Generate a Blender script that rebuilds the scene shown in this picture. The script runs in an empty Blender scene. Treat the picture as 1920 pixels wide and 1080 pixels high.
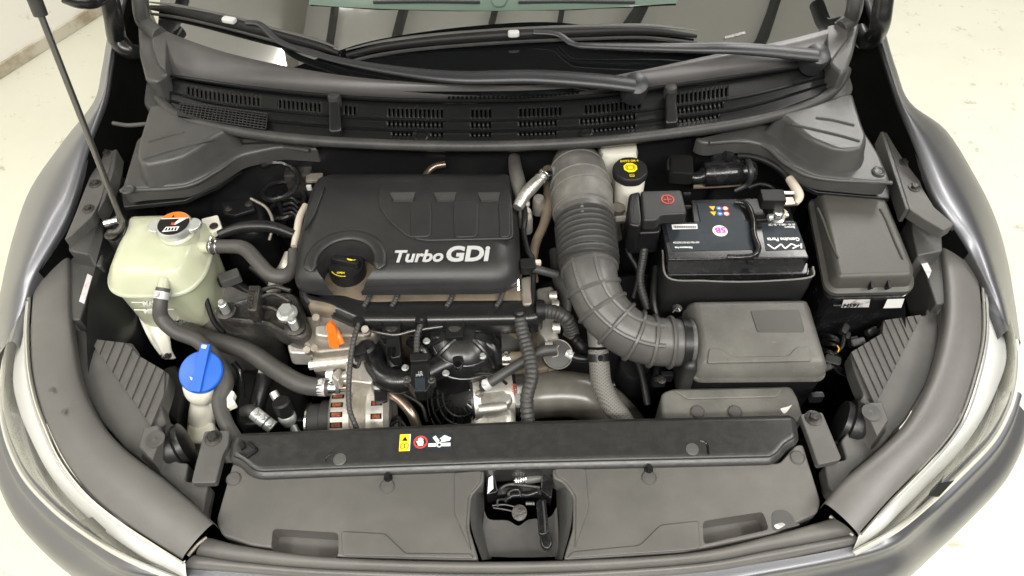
import bpy, bmesh, math, random
from mathutils import Vector, Matrix, Euler
random.seed(7)
R = math.radians
SC = bpy.context.scene
COL = SC.collection

# ------------------------------------------------------------------ camera
CAM = Vector((0.008, 0.0, 1.8))
F = 1400.0
CR = Matrix.Rotation(R(-1.2), 3, 'Z') @ Matrix.Rotation(R(38.0), 3, 'X') @ Matrix.Rotation(R(-1.3), 3, 'Z')
cd = bpy.data.cameras.new('camera'); co = bpy.data.objects.new('camera', cd); COL.objects.link(co)
co.matrix_world = Matrix.Translation(CAM) @ CR.to_4x4()
cd.sensor_width = 36.0; cd.lens = F / 1920 * 36.0; cd.clip_start = 0.05; cd.clip_end = 200
SC.camera = co

# ------------------------------------------------------------------ world, exposure
W = bpy.data.worlds.new('World'); SC.world = W; W.use_nodes = True
bg = W.node_tree.nodes['Background']; bg.inputs[0].default_value = (1, .975, .93, 1); bg.inputs[1].default_value = .07
SC.view_settings.view_transform = 'Standard'; SC.view_settings.look = 'None'
SC.view_settings.exposure = 0.0; SC.view_settings.gamma = 1.0

# ------------------------------------------------------------------ lamps of the hall
def area(x, y, z, sx, sy, e, col=(1, .975, .935), aim=None):
    d = bpy.data.lights.new('hall_lamp', 'AREA'); d.shape = 'RECTANGLE'; d.size = sx; d.size_y = sy
    d.energy = e; d.color = col
    o = bpy.data.objects.new('hall_lamp', d); COL.objects.link(o); o.location = (x, y, z)
    if aim:
        o.rotation_euler = (Vector(aim) - Vector((x, y, z))).to_track_quat('-Z', 'Y').to_euler()
    return o
for (x, y, e) in ((-2.6, -2.6, 120), (2.6, -2.6, 120), (-2.9, 1.2, 106), (4.0, .2, 200), (-2.6, 4.6, 105)):
    area(x, y, 4.7, .35, 2.6, e)
area(0, -2.3, 4.3, 3.0, .7, 260)
o_ = area(2.5, 4.4, 4.7, 1.3, 2.6, 33, aim=(.35, .8, .9)); o_.data.spread = R(80)

# ------------------------------------------------------------------ pixel of the 1920 wide picture -> point of the place
def ray(x, y):
    return CR @ Vector(((x - 960) / F, (540 - y) / F, -1))
def P(x, y, z):
    d = ray(x, y); t = (z - CAM.z) / d.z
    return CAM + d * t
def PY(x, y, Y):
    d = ray(x, y); t = (Y - CAM.y) / d.y
    return CAM + d * t
def mpp(p):
    return abs((CR.transposed() @ (p - CAM)).z) / F
def PP(pts, z):
    return [P(p[0], p[1], p[2] if len(p) > 2 else z) for p in pts]
def V(*a): return Vector(a)

# ------------------------------------------------------------------ materials
def mat(name, col, rough=.5, metal=0, coat=0, spec=.5, bump=None, var=None, ior=None, sss=0, rvar=0, trans=0, speck=None, coatr=.04):
    m = bpy.data.materials.new(name); m.use_nodes = True
    nt = m.node_tree; b = nt.nodes['Principled BSDF']
    b.inputs['Base Color'].default_value = (*col, 1); b.inputs['Roughness'].default_value = rough
    b.inputs['Metallic'].default_value = metal; b.inputs['Coat Weight'].default_value = coat
    b.inputs['Coat Roughness'].default_value = coatr
    b.inputs['Specular IOR Level'].default_value = spec
    if ior: b.inputs['IOR'].default_value = ior
    if sss:
        b.inputs['Subsurface Weight'].default_value = sss; b.inputs['Subsurface Radius'].default_value = (.03, .025, .012)
        b.inputs['Subsurface Scale'].default_value = .5
    if trans: b.inputs['Transmission Weight'].default_value = trans
    tc = nt.nodes.new('ShaderNodeTexCoord')
    if var:                                    # (scale, colour2, low, high[, detail])
        n = nt.nodes.new('ShaderNodeTexNoise'); n.inputs['Scale'].default_value = var[0]; n.inputs['Detail'].default_value = 7
        n.inputs['Roughness'].default_value = .65
        nt.links.new(tc.outputs['Object'], n.inputs['Vector'])
        r = nt.nodes.new('ShaderNodeMapRange'); r.inputs[1].default_value = var[2]; r.inputs[2].default_value = var[3]
        nt.links.new(n.outputs['Fac'], r.inputs[0])
        mx = nt.nodes.new('ShaderNodeMix'); mx.data_type = 'RGBA'
        mx.inputs[6].default_value = (*col, 1); mx.inputs[7].default_value = (*var[1], 1)
        nt.links.new(r.outputs[0], mx.inputs[0]); nt.links.new(mx.outputs[2], b.inputs['Base Color'])
        if rvar:
            rr = nt.nodes.new('ShaderNodeMapRange'); rr.inputs[3].default_value = rough; rr.inputs[4].default_value = rough + rvar
            nt.links.new(r.outputs[0], rr.inputs[0]); nt.links.new(rr.outputs[0], b.inputs['Roughness'])
    if speck:                                  # (scale, colour, threshold, amount): fine dust and small marks
        n = nt.nodes.new('ShaderNodeTexNoise'); n.inputs['Scale'].default_value = speck[0]; n.inputs['Detail'].default_value = 5; n.inputs['Roughness'].default_value = .75
        nt.links.new(tc.outputs['Object'], n.inputs['Vector'])
        r = nt.nodes.new('ShaderNodeMapRange'); r.inputs[1].default_value = speck[2]; r.inputs[2].default_value = speck[2] + .08; r.inputs[4].default_value = speck[3]
        nt.links.new(n.outputs['Fac'], r.inputs[0])
        mx2 = nt.nodes.new('ShaderNodeMix'); mx2.data_type = 'RGBA'; mx2.inputs[6].default_value = (*col, 1); mx2.inputs[7].default_value = (*speck[1], 1)
        nt.links.new(r.outputs[0], mx2.inputs[0])
        if var: nt.links.new(mx.outputs[2], mx2.inputs[6])
        nt.links.new(mx2.outputs[2], b.inputs['Base Color'])
    if bump:
        n2 = nt.nodes.new('ShaderNodeTexNoise'); n2.inputs['Scale'].default_value = bump[0]; n2.inputs['Detail'].default_value = 3
        nt.links.new(tc.outputs['Object'], n2.inputs['Vector'])
        bp = nt.nodes.new('ShaderNodeBump'); bp.inputs['Strength'].default_value = bump[1]; bp.inputs['Distance'].default_value = .002
        nt.links.new(n2.outputs['Fac'], bp.inputs['Height']); nt.links.new(bp.outputs[0], b.inputs['Normal'])
    return m

M = {}
M['floor'] = mat('painted_concrete', (.68, .675, .575), .5, var=(2.2, (.63, .625, .525), .45, .8), bump=(30, .15), spec=.3, speck=(11, (.2, .19, .14), .60, .5))
M['wall'] = mat('white_wall', (.88, .86, .80), .7, var=(1.5, (.83, .80, .73), .5, .85), spec=.2, speck=(9, (.5, .42, .32), .65, .5))
M['skirt'] = mat('dirty_skirting', (.36, .30, .21), .8, var=(7, (.58, .54, .45), .35, .55))
M['ceil'] = mat('roof_sheet', (.9, .89, .86), .7)
_b = M['ceil'].node_tree.nodes['Principled BSDF']; _b.inputs['Emission Color'].default_value = (1, .98, .93, 1); _b.inputs['Emission Strength'].default_value = .22  # added glow, brightens the roof mirrored in the windscreen
M['sky'] = mat('roof_window', (.8, .8, .8), .5)
_b = M['sky'].node_tree.nodes['Principled BSDF']; _b.inputs['Emission Color'].default_value = (1, 1, .98, 1); _b.inputs['Emission Strength'].default_value = 6
M['beam'] = mat('roof_steel', (.10, .10, .10), .6)
M['paint'] = mat('graphite_metallic_paint', (.15, .152, .166), .46, metal=.85, coat=.6, coatr=.22, bump=(2500, .03))
M['plast'] = mat('grained_black_plastic', (.018, .018, .0185), .40, bump=(900, .13), var=(9, (.027, .0265, .026), .4, .7), rvar=.1, speck=(260, (.05, .048, .044), .66, .4))
M['lid'] = mat('dusty_black_lid_plastic', (.075, .0725, .066), .4, bump=(700, .12), var=(7, (.15, .146, .132), .36, .7), rvar=.15, speck=(120, (.24, .23, .21), .62, .5))
M['lidf'] = mat('black_fuse_lid_plastic', (.056, .054, .048), .42, bump=(700, .12), var=(10, (.072, .069, .062), .4, .72), rvar=.12, speck=(170, (.16, .15, .13), .66, .4))
M['grey'] = mat('dusty_grey_plastic', (.09, .087, .081), .44, bump=(800, .1), var=(6, (.128, .123, .114), .4, .72), rvar=.12, speck=(190, (.22, .21, .19), .66, .5))
M['slat'] = mat('faded_grey_plastic', (.074, .072, .069), .48, bump=(800, .1), var=(13, (.098, .094, .089), .4, .7), speck=(200, (.15, .145, .13), .67, .4))
M['side'] = mat('shelf_grey_plastic', (.052, .0515, .05), .36, bump=(600, .1), var=(6, (.078, .076, .072), .4, .72), rvar=.15, speck=(160, (.13, .125, .11), .64, .4))
M['seal'] = mat('grey_soft_trim', (.10, .0965, .092), .38, bump=(700, .1), var=(5, (.13, .125, .118), .4, .7), speck=(150, (.19, .185, .17), .67, .4))
M['rubber'] = mat('black_rubber', (.034, .033, .032), .5, bump=(400, .12), var=(25, (.055, .053, .05), .45, .75))
M['hose'] = mat('grey_rubber_hose', (.055, .052, .049), .52, bump=(500, .12), var=(30, (.075, .071, .066), .45, .75))
M['duct'] = mat('dusty_duct_rubber', (.078, .076, .073), .4, bump=(300, .1), var=(16, (.125, .12, .11), .45, .8), speck=(150, (.2, .19, .17), .66, .5))
M['duct2'] = mat('dusty_duct_plastic', (.12, .117, .11), .5, bump=(300, .15), var=(22, (.21, .2, .18), .42, .75))
M['gloss'] = mat('gloss_black_plastic', (.010, .010, .011), .2, bump=(120, .03), var=(60, (.03, .0295, .028), .5, .8), rvar=.2)
M['black'] = mat('black_plastic', (.010, .010, .0105), .35, spec=.4, bump=(300, .08), var=(15, (.02, .02, .019), .5, .8))
M['beamp'] = mat('satin_black_beam_plastic', (.026, .026, .025), .3, bump=(150, .05), var=(95, (.036, .0355, .034), .42, .8), rvar=.16, speck=(260, (.10, .098, .09), .63, .5))
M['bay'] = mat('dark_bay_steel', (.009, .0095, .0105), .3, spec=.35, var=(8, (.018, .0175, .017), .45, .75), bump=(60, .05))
M['deep'] = mat('deep_shade_black', (.004, .004, .004), .9, spec=.04)  # near-black puts the deep shade of gaps and openings into the colour
M['vent'] = mat('matt_black_grille', (.007, .0073, .0077), .4, spec=.35, bump=(700, .1))
M['satin'] = mat('satin_black_plastic', (.011, .011, .0115), .27, bump=(200, .02), var=(40, (.018, .018, .017), .5, .75))
M['ich'] = mat('intercooler_hose_rubber', (.11, .104, .092), .26, var=(9, (.16, .15, .125), .42, .75), bump=(120, .06))
M['rod'] = mat('dark_steel_rod', (.16, .155, .15), .3, metal=.8)
M['cowl'] = mat('satin_cowl_plastic', (.07, .067, .067), .36, var=(6, (.09, .086, .085), .4, .7), bump=(40, .03))
M['wiper'] = mat('wiper_black', (.026, .027, .030), .38, bump=(900, .1))
M['glass'] = mat('dark_windscreen_glass', (.004, .005, .005), .015, ior=3.0, spec=.5)
M['green'] = mat('green_tint', (.10, .14, .115), .15)  # colour of the painted windscreen reflection, also of a fleck and a wire
M['alu'] = mat('cast_aluminium', (.62, .60, .56), .42, metal=.75, bump=(220, .35), var=(35, (.42, .39, .33), .42, .7), rvar=.15)
M['alud'] = mat('dull_aluminium', (.34, .31, .27), .5, metal=.6, bump=(160, .4), var=(25, (.2, .17, .13), .4, .7))
M['steel'] = mat('zinc_steel', (.72, .72, .70), .25, metal=1, bump=(300, .08))
M['zinc'] = mat('pale_zinc_bolt', (.66, .68, .66), .35, metal=.7)
M['iron'] = mat('black_cast_iron', (.022, .021, .02), .3, bump=(260, .5), var=(30, (.075, .066, .054), .46, .72), rvar=.25)
M['foil'] = mat('aluminium_foil_sleeve', (.68, .66, .62), .3, metal=.85, bump=(420, .5), var=(18, (.45, .38, .3), .5, .75))
M['copper'] = mat('tarnished_pipe', (.33, .25, .19), .3, metal=.8, var=(14, (.14, .12, .1), .4, .65))
M['coil'] = mat('copper_winding', (.36, .09, .04), .4, metal=.4, bump=(700, .9), var=(400, (.08, .03, .02), .42, .6))
M['tank'] = mat('translucent_cream_plastic', (.54, .54, .415), .28, sss=.35, bump=(14, .15), var=(8, (.47, .52, .34), .4, .75))
M['cream'] = mat('cream_plastic', (.80, .78, .67), .4, sss=.2, var=(20, (.70, .66, .54), .5, .75))
M['beige'] = mat('beige_boot', (.55, .48, .40), .6)
M['tan'] = mat('dusty_tan_hose', (.17, .135, .095), .6, var=(25, (.09, .075, .06), .45, .7))
M['blue'] = mat('blue_plastic', (.012, .11, .52), .35, bump=(200, .05))
M['orange'] = mat('orange_plastic', (.95, .17, .015), .35)
M['yellow'] = mat('yellow_print', (.95, .75, .02), .5)
M['amber'] = mat('amber_print', (.85, .45, .02), .5)
M['red'] = mat('red_print', (.75, .05, .03), .5)
M['white'] = mat('white_print', (.82, .82, .80), .5)
M['silver'] = mat('silver_print', (.62, .62, .62), .4, metal=.3)
M['navy'] = mat('navy_label', (.018, .024, .030), .5, spec=.3, var=(30, (.03, .037, .043), .5, .75))
M['ink'] = mat('black_print', (.008, .008, .008), .5, spec=.3)
M['magenta'] = mat('magenta_print', (.55, .06, .38), .5)
M['bluep'] = mat('blue_print', (.04, .16, .5), .5)
M['paper'] = mat('paper_label', (.62, .60, .58), .5, var=(90, (.3, .29, .28), .5, .62))
M['pale'] = mat('pale_pink_label', (.62, .58, .60), .5, var=(60, (.4, .37, .4), .5, .65))
M['chrome'] = mat('headlight_chrome', (.85, .85, .83), .08, metal=1)
M['bezel'] = mat('reflection_white_bezel', (.97, .97, .95), .3)  # white base stands in for the skylight reflected along the strip
M['dkchrome'] = mat('dark_headlight_trim', (.55, .55, .54), .22, metal=.6)
M['flute'] = mat('fluted_reflector', (.62, .62, .61), .22, metal=1, bump=(60, .5))
M['rim'] = mat('pale_lens_edge', (.55, .54, .49), .25, metal=.3)
M['ring'] = mat('black_bezel_ring', (.04, .038, .035), .4)

def lens_mat():
    m = bpy.data.materials.new('clear_lens'); m.use_nodes = True; nt = m.node_tree
    nt.nodes.clear(); o = nt.nodes.new('ShaderNodeOutputMaterial')
    t = nt.nodes.new('ShaderNodeBsdfTransparent'); t.inputs[0].default_value = (.98, .985, .98, 1)
    g = nt.nodes.new('ShaderNodeBsdfGlossy'); g.inputs['Roughness'].default_value = .02
    f = nt.nodes.new('ShaderNodeFresnel'); f.inputs[0].default_value = 1.55
    x = nt.nodes.new('ShaderNodeMixShader')
    nt.links.new(f.outputs[0], x.inputs[0]); nt.links.new(t.outputs[0], x.inputs[1]); nt.links.new(g.outputs[0], x.inputs[2])
    nt.links.new(x.outputs[0], o.inputs[0]); return m
M['lens'] = lens_mat()

def braid_mat():
    m = mat('braided_hose', (.13, .125, .115), .6); nt = m.node_tree; b = nt.nodes['Principled BSDF']
    tc = nt.nodes.new('ShaderNodeTexCoord'); outs = []
    for ang in (35, -35):
        mp = nt.nodes.new('ShaderNodeMapping'); mp.inputs['Rotation'].default_value = (0, 0, R(ang))
        w = nt.nodes.new('ShaderNodeTexWave'); w.inputs['Scale'].default_value = 90; w.bands_direction = 'Y'
        nt.links.new(tc.outputs['Object'], mp.inputs[0]); nt.links.new(mp.outputs[0], w.inputs[0]); outs.append(w)
    a = nt.nodes.new('ShaderNodeMath'); a.operation = 'MAXIMUM'
    nt.links.new(outs[0].outputs['Fac'], a.inputs[0]); nt.links.new(outs[1].outputs['Fac'], a.inputs[1])
    mx = nt.nodes.new('ShaderNodeMix'); mx.data_type = 'RGBA'; mx.inputs[6].default_value = (.06, .058, .053, 1); mx.inputs[7].default_value = (.15, .145, .13, 1)
    nt.links.new(a.outputs[0], mx.inputs[0]); nt.links.new(mx.outputs[2], b.inputs['Base Color'])
    bp = nt.nodes.new('ShaderNodeBump'); bp.inputs['Strength'].default_value = .5; bp.inputs['Distance'].default_value = .001
    nt.links.new(a.outputs[0], bp.inputs['Height']); nt.links.new(bp.outputs[0], b.inputs['Normal'])
    return m
M['braid'] = braid_mat()

# ------------------------------------------------------------------ geometry collector
def cr(pts, n=8, closed=False):
    """Catmull-Rom through points (tuples or Vectors of any size)"""
    pts = [Vector(p) for p in pts]; out = []; N = len(pts)
    if N < 3 and not closed:
        return [pts[0].lerp(pts[-1], i / n) for i in range(n + 1)]
    rng = N if closed else N - 1
    for i in range(rng):
        p1, p2 = pts[i], pts[(i + 1) % N]
        p0 = pts[(i - 1) % N] if (closed or i > 0) else p1 * 2 - p2
        p3 = pts[(i + 2) % N] if (closed or i + 2 < N) else p2 * 2 - p1
        for k in range(n):
            t = k / n
            out.append(.5 * ((2 * p1) + (p2 - p0) * t + (2 * p0 - 5 * p1 + 4 * p2 - p3) * t * t + (3 * p1 - p0 - 3 * p2 + p3) * t ** 3))
    if not closed: out.append(pts[-1].copy())
    return out

def fillet(poly, r, n=4):
    out = []; N = len(poly)
    for i in range(N):
        a, b, c = poly[i - 1], poly[i], poly[(i + 1) % N]
        rr = r[i] if isinstance(r, (list, tuple)) else r
        la, lc = (a - b).length, (c - b).length
        if rr <= 0 or la < 1e-6 or lc < 1e-6: out += [b.copy() for _ in range(n + 1 if rr > 0 else 1)]; continue
        d = min(rr, .45 * la, .45 * lc)
        p, q = b + (a - b) / la * d, b + (c - b) / lc * d
        for k in range(n + 1):
            t = k / n
            out.append(p * (1 - t) ** 2 + b * 2 * t * (1 - t) + q * t * t)
    return out

def ccw(poly):
    s = sum(poly[i - 1].x * poly[i].y - poly[i].x * poly[i - 1].y for i in range(len(poly)))
    return poly if s > 0 else poly[::-1]

def inset(poly, d):
    out = []; N = len(poly)
    for i in range(N):
        a, b, c = poly[i - 1], poly[i], poly[(i + 1) % N]
        e1 = Vector((b.x - a.x, b.y - a.y)); e2 = Vector((c.x - b.x, c.y - b.y))
        if e1.length < 1e-7: e1 = e2
        if e2.length < 1e-7: e2 = e1
        e1.normalize(); e2.normalize()
        n1 = Vector((-e1.y, e1.x)); n2 = Vector((-e2.y, e2.x))
        m = n1 + n2
        if m.length < 1e-4: m = n1
        m.normalize(); k = max(.45, m.dot(n1))
        out.append(Vector((b.x + m.x * d / k, b.y + m.y * d / k, b.z)))
    # where the offset folds over (corner radius smaller than d) collapse the fold to one point
    for _ in range(8):
        dt = [(out[(i + 1) % N].xy - out[i].xy).dot(poly[(i + 1) % N].xy - poly[i].xy) for i in range(N)]
        if min(dt) >= -1e-12: break
        inv = [v < 1e-11 for v in dt]
        if all(inv): break
        s = inv.index(False); i = 0
        while i < N:
            if inv[(s + i) % N]:
                j = i
                while j < N and inv[(s + j) % N]: j += 1
                run = [(s + k) % N for k in range(i, j + 1)]
                mid = sum((out[k] for k in run), Vector()) / len(run)
                for k in run: out[k] = mid.copy()
                i = j
            else: i += 1
    return out

class G:
    def __init__(s): s.v = []; s.f = []
    def add(s, verts, faces):
        o = len(s.v); s.v += [Vector(v) for v in verts]; s.f += [[i + o for i in f] for f in faces]; return s
    def rings(s, rings, cap0=True, cap1=True, closed=True):
        n = len(rings[0]); o = len(s.v)
        for r in rings: s.v += [Vector(p) for p in r]
        for i in range(len(rings) - 1):
            for j in range(n if closed else n - 1):
                k = (j + 1) % n
                s.f.append([o + i * n + j, o + i * n + k, o + (i + 1) * n + k, o + (i + 1) * n + j])
        if cap0: s.f.append([o + j for j in range(n)][::-1])
        if cap1: s.f.append([o + (len(rings) - 1) * n + j for j in range(n)])
        return s
    def skirt(s, poly, prof, cap0=True, cap1=True, fil=None):
        """stack of inset outlines: prof = [(inset, dz[, scale])] from bottom to top"""
        poly = ccw(poly); c = sum(poly, Vector()) / len(poly); rr = []
        for p in prof:
            q = inset(poly, p[0]) if abs(p[0]) > 1e-9 else [v.copy() for v in poly]
            if fil: q = fillet(q, [max(.004, r - p[0]) for r in (fil[0] if isinstance(fil[0], (list, tuple)) else [fil[0]] * len(q))], fil[1])
            k = p[2] if len(p) > 2 else 1
            rr.append([Vector((c.x + (v.x - c.x) * k, c.y + (v.y - c.y) * k, v.z + p[1])) for v in q])
        return s.rings(rr, cap0, cap1)
    def prism(s, poly, h, r=.003, flare=0, n=3):
        """outline at the top, h deep, top edge rounded by r; flare: extra width at the bottom"""
        prof = [(-flare, -h)]
        for k in range(n + 1):
            a = math.pi / 2 * k / n
            prof.append((r * (1 - math.cos(a)), -r * (1 - math.sin(a))))
        return s.skirt(poly, prof)
    def box(s, c, sx, sy, sz, rot=None, r=.002):
        a = [Vector((x * sx / 2, y * sy / 2, sz / 2)) for x, y in ((-1, -1), (1, -1), (1, 1), (-1, 1))]
        g = G(); r = min(r, sx * .3, sy * .3, sz * .4)
        g.skirt(fillet(a, r * 1.5, 2), [(r, -sz), (0, -sz + r), (0, -r), (r * .3, -r * .3), (r, 0)])
        m = (rot if rot else Matrix.Identity(3))
        return s.add([Vector(c) + m @ v for v in g.v], g.f)
    def tube(s, pts, rad, n=14, sub=8, ribs=None, caps=True, flat=1, raw=False):
        """sweep a circle along points; ribs=(pitch, amp[, from, to]) corrugates"""
        L = [tuple(p) for p in pts]
        if not isinstance(rad, (list, tuple)): rad = [rad] * len(L)
        C = cr([Vector((*L[i], rad[i])) for i in range(len(L))], sub) if not raw else [Vector((*L[i], rad[i])) for i in range(len(L))]
        path = [Vector(c[:3]) for c in C]; rs = [c[3] for c in C]
        if ribs:
            acc = [0]
            for i in range(1, len(path)): acc.append(acc[-1] + (path[i] - path[i - 1]).length)
            T = acc[-1]; step = ribs[0] / 6; m = int(T / step); np_, nr = [], []; j = 0
            f0, f1 = (ribs[2], ribs[3]) if len(ribs) > 2 else (0, 1)
            for k in range(m + 1):
                d = T * k / m
                while j < len(acc) - 2 and acc[j + 1] < d: j += 1
                t = (d - acc[j]) / max(1e-9, acc[j + 1] - acc[j])
                np_.append(path[j].lerp(path[j + 1], t)); r0 = rs[j] + (rs[j + 1] - rs[j]) * t
                if f0 <= k / m <= f1:
                    r0 += ribs[1] * (abs(math.sin(math.pi * d / ribs[0])) ** .7 - .6)
                nr.append(r0)
            path, rs = np_, nr
        up = None; rings = []
        for i, p in enumerate(path):
            t = (path[min(i + 1, len(path) - 1)] - path[max(i - 1, 0)])
            if t.length < 1e-9: t = Vector((0, 0, 1))
            t.normalize()
            if up is None:
                up = Vector((0, 0, 1)) if abs(t.z) < .9 else Vector((0, 1, 0))
            up = (up - t * up.dot(t)).normalized(); b = t.cross(up)
            rings.append([p + (up * math.cos(a) * flat + b * math.sin(a)) * rs[i] for a in [2 * math.pi * k / n for k in range(n)]])
        return s.rings(rings, caps, caps)
    def lathe(s, c, prof, axis=(0, 0, 1), n=24, sx=1, sy=1):
        """prof = [(radius, height along axis)]"""
        ax = Vector(axis).normalized()
        u = Vector((1, 0, 0)) if abs(ax.x) < .9 else Vector((0, 1, 0))
        u = (u - ax * u.dot(ax)).normalized(); w = ax.cross(u); c = Vector(c)
        return s.rings([[c + ax * h + (u * math.cos(a) * sx + w * math.sin(a) * sy) * max(r, 1e-5) for a in [2 * math.pi * k / n for k in range(n)]] for r, h in prof])
    def grid(s, rows, nu=4, nv=4):
        cols = [cr(r, nu) for r in rows]
        m = len(cols[0]); full = [cr([c[j] for c in cols], nv) for j in range(m)]
        return s.rings([[full[j][i] for j in range(m)] for i in range(len(full[0]))], False, False, closed=False)
    def obj(s, name, m, parent=None, ang=38, solid=None, recalc=True, **k):
        me = bpy.data.meshes.new(name)
        me.from_pydata([tuple(v) for v in s.v], [], s.f); me.validate()
        if recalc:
            b = bmesh.new(); b.from_mesh(me); bmesh.ops.remove_doubles(b, verts=b.verts, dist=3e-6); bmesh.ops.recalc_face_normals(b, faces=b.faces); b.to_mesh(me); b.free()
        me.polygons.foreach_set('use_smooth', [True] * len(me.polygons)); me.set_sharp_from_angle(angle=R(ang))
        me.materials.append(M[m] if isinstance(m, str) else m)
        o = link(bpy.data.objects.new(name, me), parent)
        if solid:
            md = o.modifiers.new('thickness', 'SOLIDIFY'); md.thickness = solid; md.offset = -1
        wnorm(o)
        for kk, vv in k.items(): o[kk] = vv
        return o

def wnorm(o):
    md = o.modifiers.new('normals', 'WEIGHTED_NORMAL'); md.keep_sharp = True; md.weight = 60
def link(o, parent=None):
    COL.objects.link(o)
    if parent:
        o.parent = parent
        if parent.type == 'EMPTY': o.matrix_parent_inverse = Matrix.Translation(-parent.location)
    return o
def thing(name, label, cat, loc, group=None):
    o = bpy.data.objects.new(name, None); COL.objects.link(o); o.location = loc; o.empty_display_size = .05
    o['label'] = label; o['category'] = cat
    if group: o['group'] = group
    return o
def tag(o, label, cat, group=None):
    o['label'] = label; o['category'] = cat
    if group: o['group'] = group
    return o
def tube(name, m, pts, rpx, parent=None, ribs=None, n=14, sub=8, caps=True, z=None, **k):
    """pts: (px, py, z); rpx radius in picture pixels"""
    w = [P(*p) for p in pts]
    rp = rpx if isinstance(rpx, (list, tuple)) else [rpx] * len(w)
    return G().tube(w, [mpp(w[i]) * rp[i] for i in range(len(w))], n=n, sub=sub, ribs=ribs, caps=caps).obj(name, m, parent, **k)
def cut(o, g):
    """subtract closed geometry g from object o now"""
    c = g.obj('cutter', 'black')
    md = o.modifiers.new('cut', 'BOOLEAN'); md.operation = 'DIFFERENCE'; md.object = c; md.solver = 'EXACT'
    dg = bpy.context.evaluated_depsgraph_get()
    me = bpy.data.meshes.new_from_object(o.evaluated_get(dg)); old = o.data
    old = o.data; o.modifiers.clear(); o.data = me; bpy.data.meshes.remove(old); me.name = o.name
    if 'custom_normal' in me.attributes: me.attributes.remove(me.attributes['custom_normal'])
    me.polygons.foreach_set('use_smooth', [True] * len(me.polygons)); me.set_sharp_from_angle(angle=R(38))
    bpy.data.objects.remove(c); wnorm(o)
def text(name, s, org, ex, ey, size, m, parent=None, bold=0, shear=0, align='LEFT', ext=.0003, sx=1, sp=1, fit=None):
    c = bpy.data.curves.new(name, 'FONT'); c.body = s; c.size = size; c.offset = bold * size; c.shear = shear; c.align_x = align; c.extrude = ext; c.space_character = sp
    c.resolution_u = 4
    t = bpy.data.objects.new(name, c); COL.objects.link(t)
    me = bpy.data.meshes.new_from_object(t.evaluated_get(bpy.context.evaluated_depsgraph_get()))
    bpy.data.objects.remove(t); bpy.data.curves.remove(c)
    ex = Vector(ex).normalized(); ey = Vector(ey); ey = (ey - ex * ey.dot(ex)).normalized(); n = ex.cross(ey)
    if fit: sx = fit / max(v.co.x for v in me.vertices)
    for v in me.vertices: v.co = Vector(org) + ex * v.co.x * sx + ey * v.co.y + n * (v.co.z + .0008)
    me.name = name; me.materials.clear(); me.materials.append(M[m])
    return link(bpy.data.objects.new(name, me), parent)
class Frame:
    """flat print on a plane: local units metres"""
    def __init__(s, org, ex, ey, lift=.0008):
        s.o = Vector(org); s.x = Vector(ex).normalized(); ey = Vector(ey); s.y = (ey - s.x * ey.dot(s.x)).normalized(); s.n = s.x.cross(s.y); s.l = lift
    def p(s, x, y, l=None): return s.o + s.x * x + s.y * y + s.n * (s.l if l is None else l)
    def poly(s, g, pts, l=None):
        return g.add([s.p(x, y, l) for x, y in pts], [list(range(len(pts)))])
    def disc(s, g, x, y, r, l=None, n=24): return s.poly(g, [(x + r * math.cos(2 * math.pi * k / n), y + r * math.sin(2 * math.pi * k / n)) for k in range(n)], l)
    def ring(s, g, x, y, r, w, l=None, n=28, a0=0, a1=360):
        A = [R(a0 + (a1 - a0) * k / n) for k in range(n + 1)]
        o = len(g.v)
        for a in A: g.v += [s.p(x + r * math.cos(a), y + r * math.sin(a), l), s.p(x + (r - w) * math.cos(a), y + (r - w) * math.sin(a), l)]
        g.f += [[o + 2 * k, o + 2 * k + 2, o + 2 * k + 3, o + 2 * k + 1] for k in range(n)]; return g
    def bar(s, g, x0, y0, x1, y1, w, l=None):
        d = Vector((x1 - x0, y1 - y0)).normalized() * w / 2
        return s.poly(g, [(x0 - d.y, y0 + d.x), (x0 + d.y, y0 - d.x), (x1 + d.y, y1 - d.x), (x1 - d.y, y1 + d.x)], l)

# shared small parts --------------------------------------------------------
MESH = {}
def shared(key, g, m):
    o = g.obj(key, m); me = o.data; bpy.data.objects.remove(o); MESH[key] = me
def put(key, name, loc, parent, rot=None, sc=1):
    o = bpy.data.objects.new(name, MESH[key])
    link(o, parent); o.location = loc
    if rot is not None: o.rotation_euler = rot
    o.scale = (sc, sc, sc) if not isinstance(sc, tuple) else sc
    return o
def hexhead(g, r, h, z0=0):
    return g.rings([[Vector((q * math.cos(a), q * math.sin(a), z)) for a in [math.pi / 3 * k for k in range(6)]] for q, z in ((r, z0), (r, z0 + h * .8), (r * .86, z0 + h))])
shared('bolt_black', hexhead(G().lathe((0, 0, 0), [(.0125, 0), (.0125, .0015), (.011, .002)], n=20), .0075, .006, .002), 'iron')
shared('bolt_zinc', hexhead(G().lathe((0, 0, 0), [(.0105, 0), (.0105, .002), (.009, .0026)], n=20), .0078, .007, .0025), 'zinc')
_g = hexhead(G().lathe((0, 0, 0), [(.0165, 0), (.0165, .002), (.013, .004)], n=20), .0105, .011, .004)
shared('nut_black', _g, 'iron')
shared('stud', G().lathe((0, 0, 0), [(.0068, 0), (.0068, .02), (.0052, .0215), (.005, .026), (.004, .0275)], n=14), 'zinc')
shared('push_pin', G().lathe((0, 0, 0), [(.0105, -.002), (.0105, .001), (.0092, .0025), (.0088, .0018), (.0001, .0022)], n=24), 'slat')
shared('push_pin_black', G().lathe((0, 0, 0), [(.0105, -.002), (.0105, .001), (.0092, .0025), (.0088, .0018), (.0001, .0022)], n=24), 'gloss')
shared('stop_screw', hexhead(G().lathe((0, 0, 0), [(.009, 0), (.009, .003), (.007, .006)], n=16), .006, .012, .005), 'ink')
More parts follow.
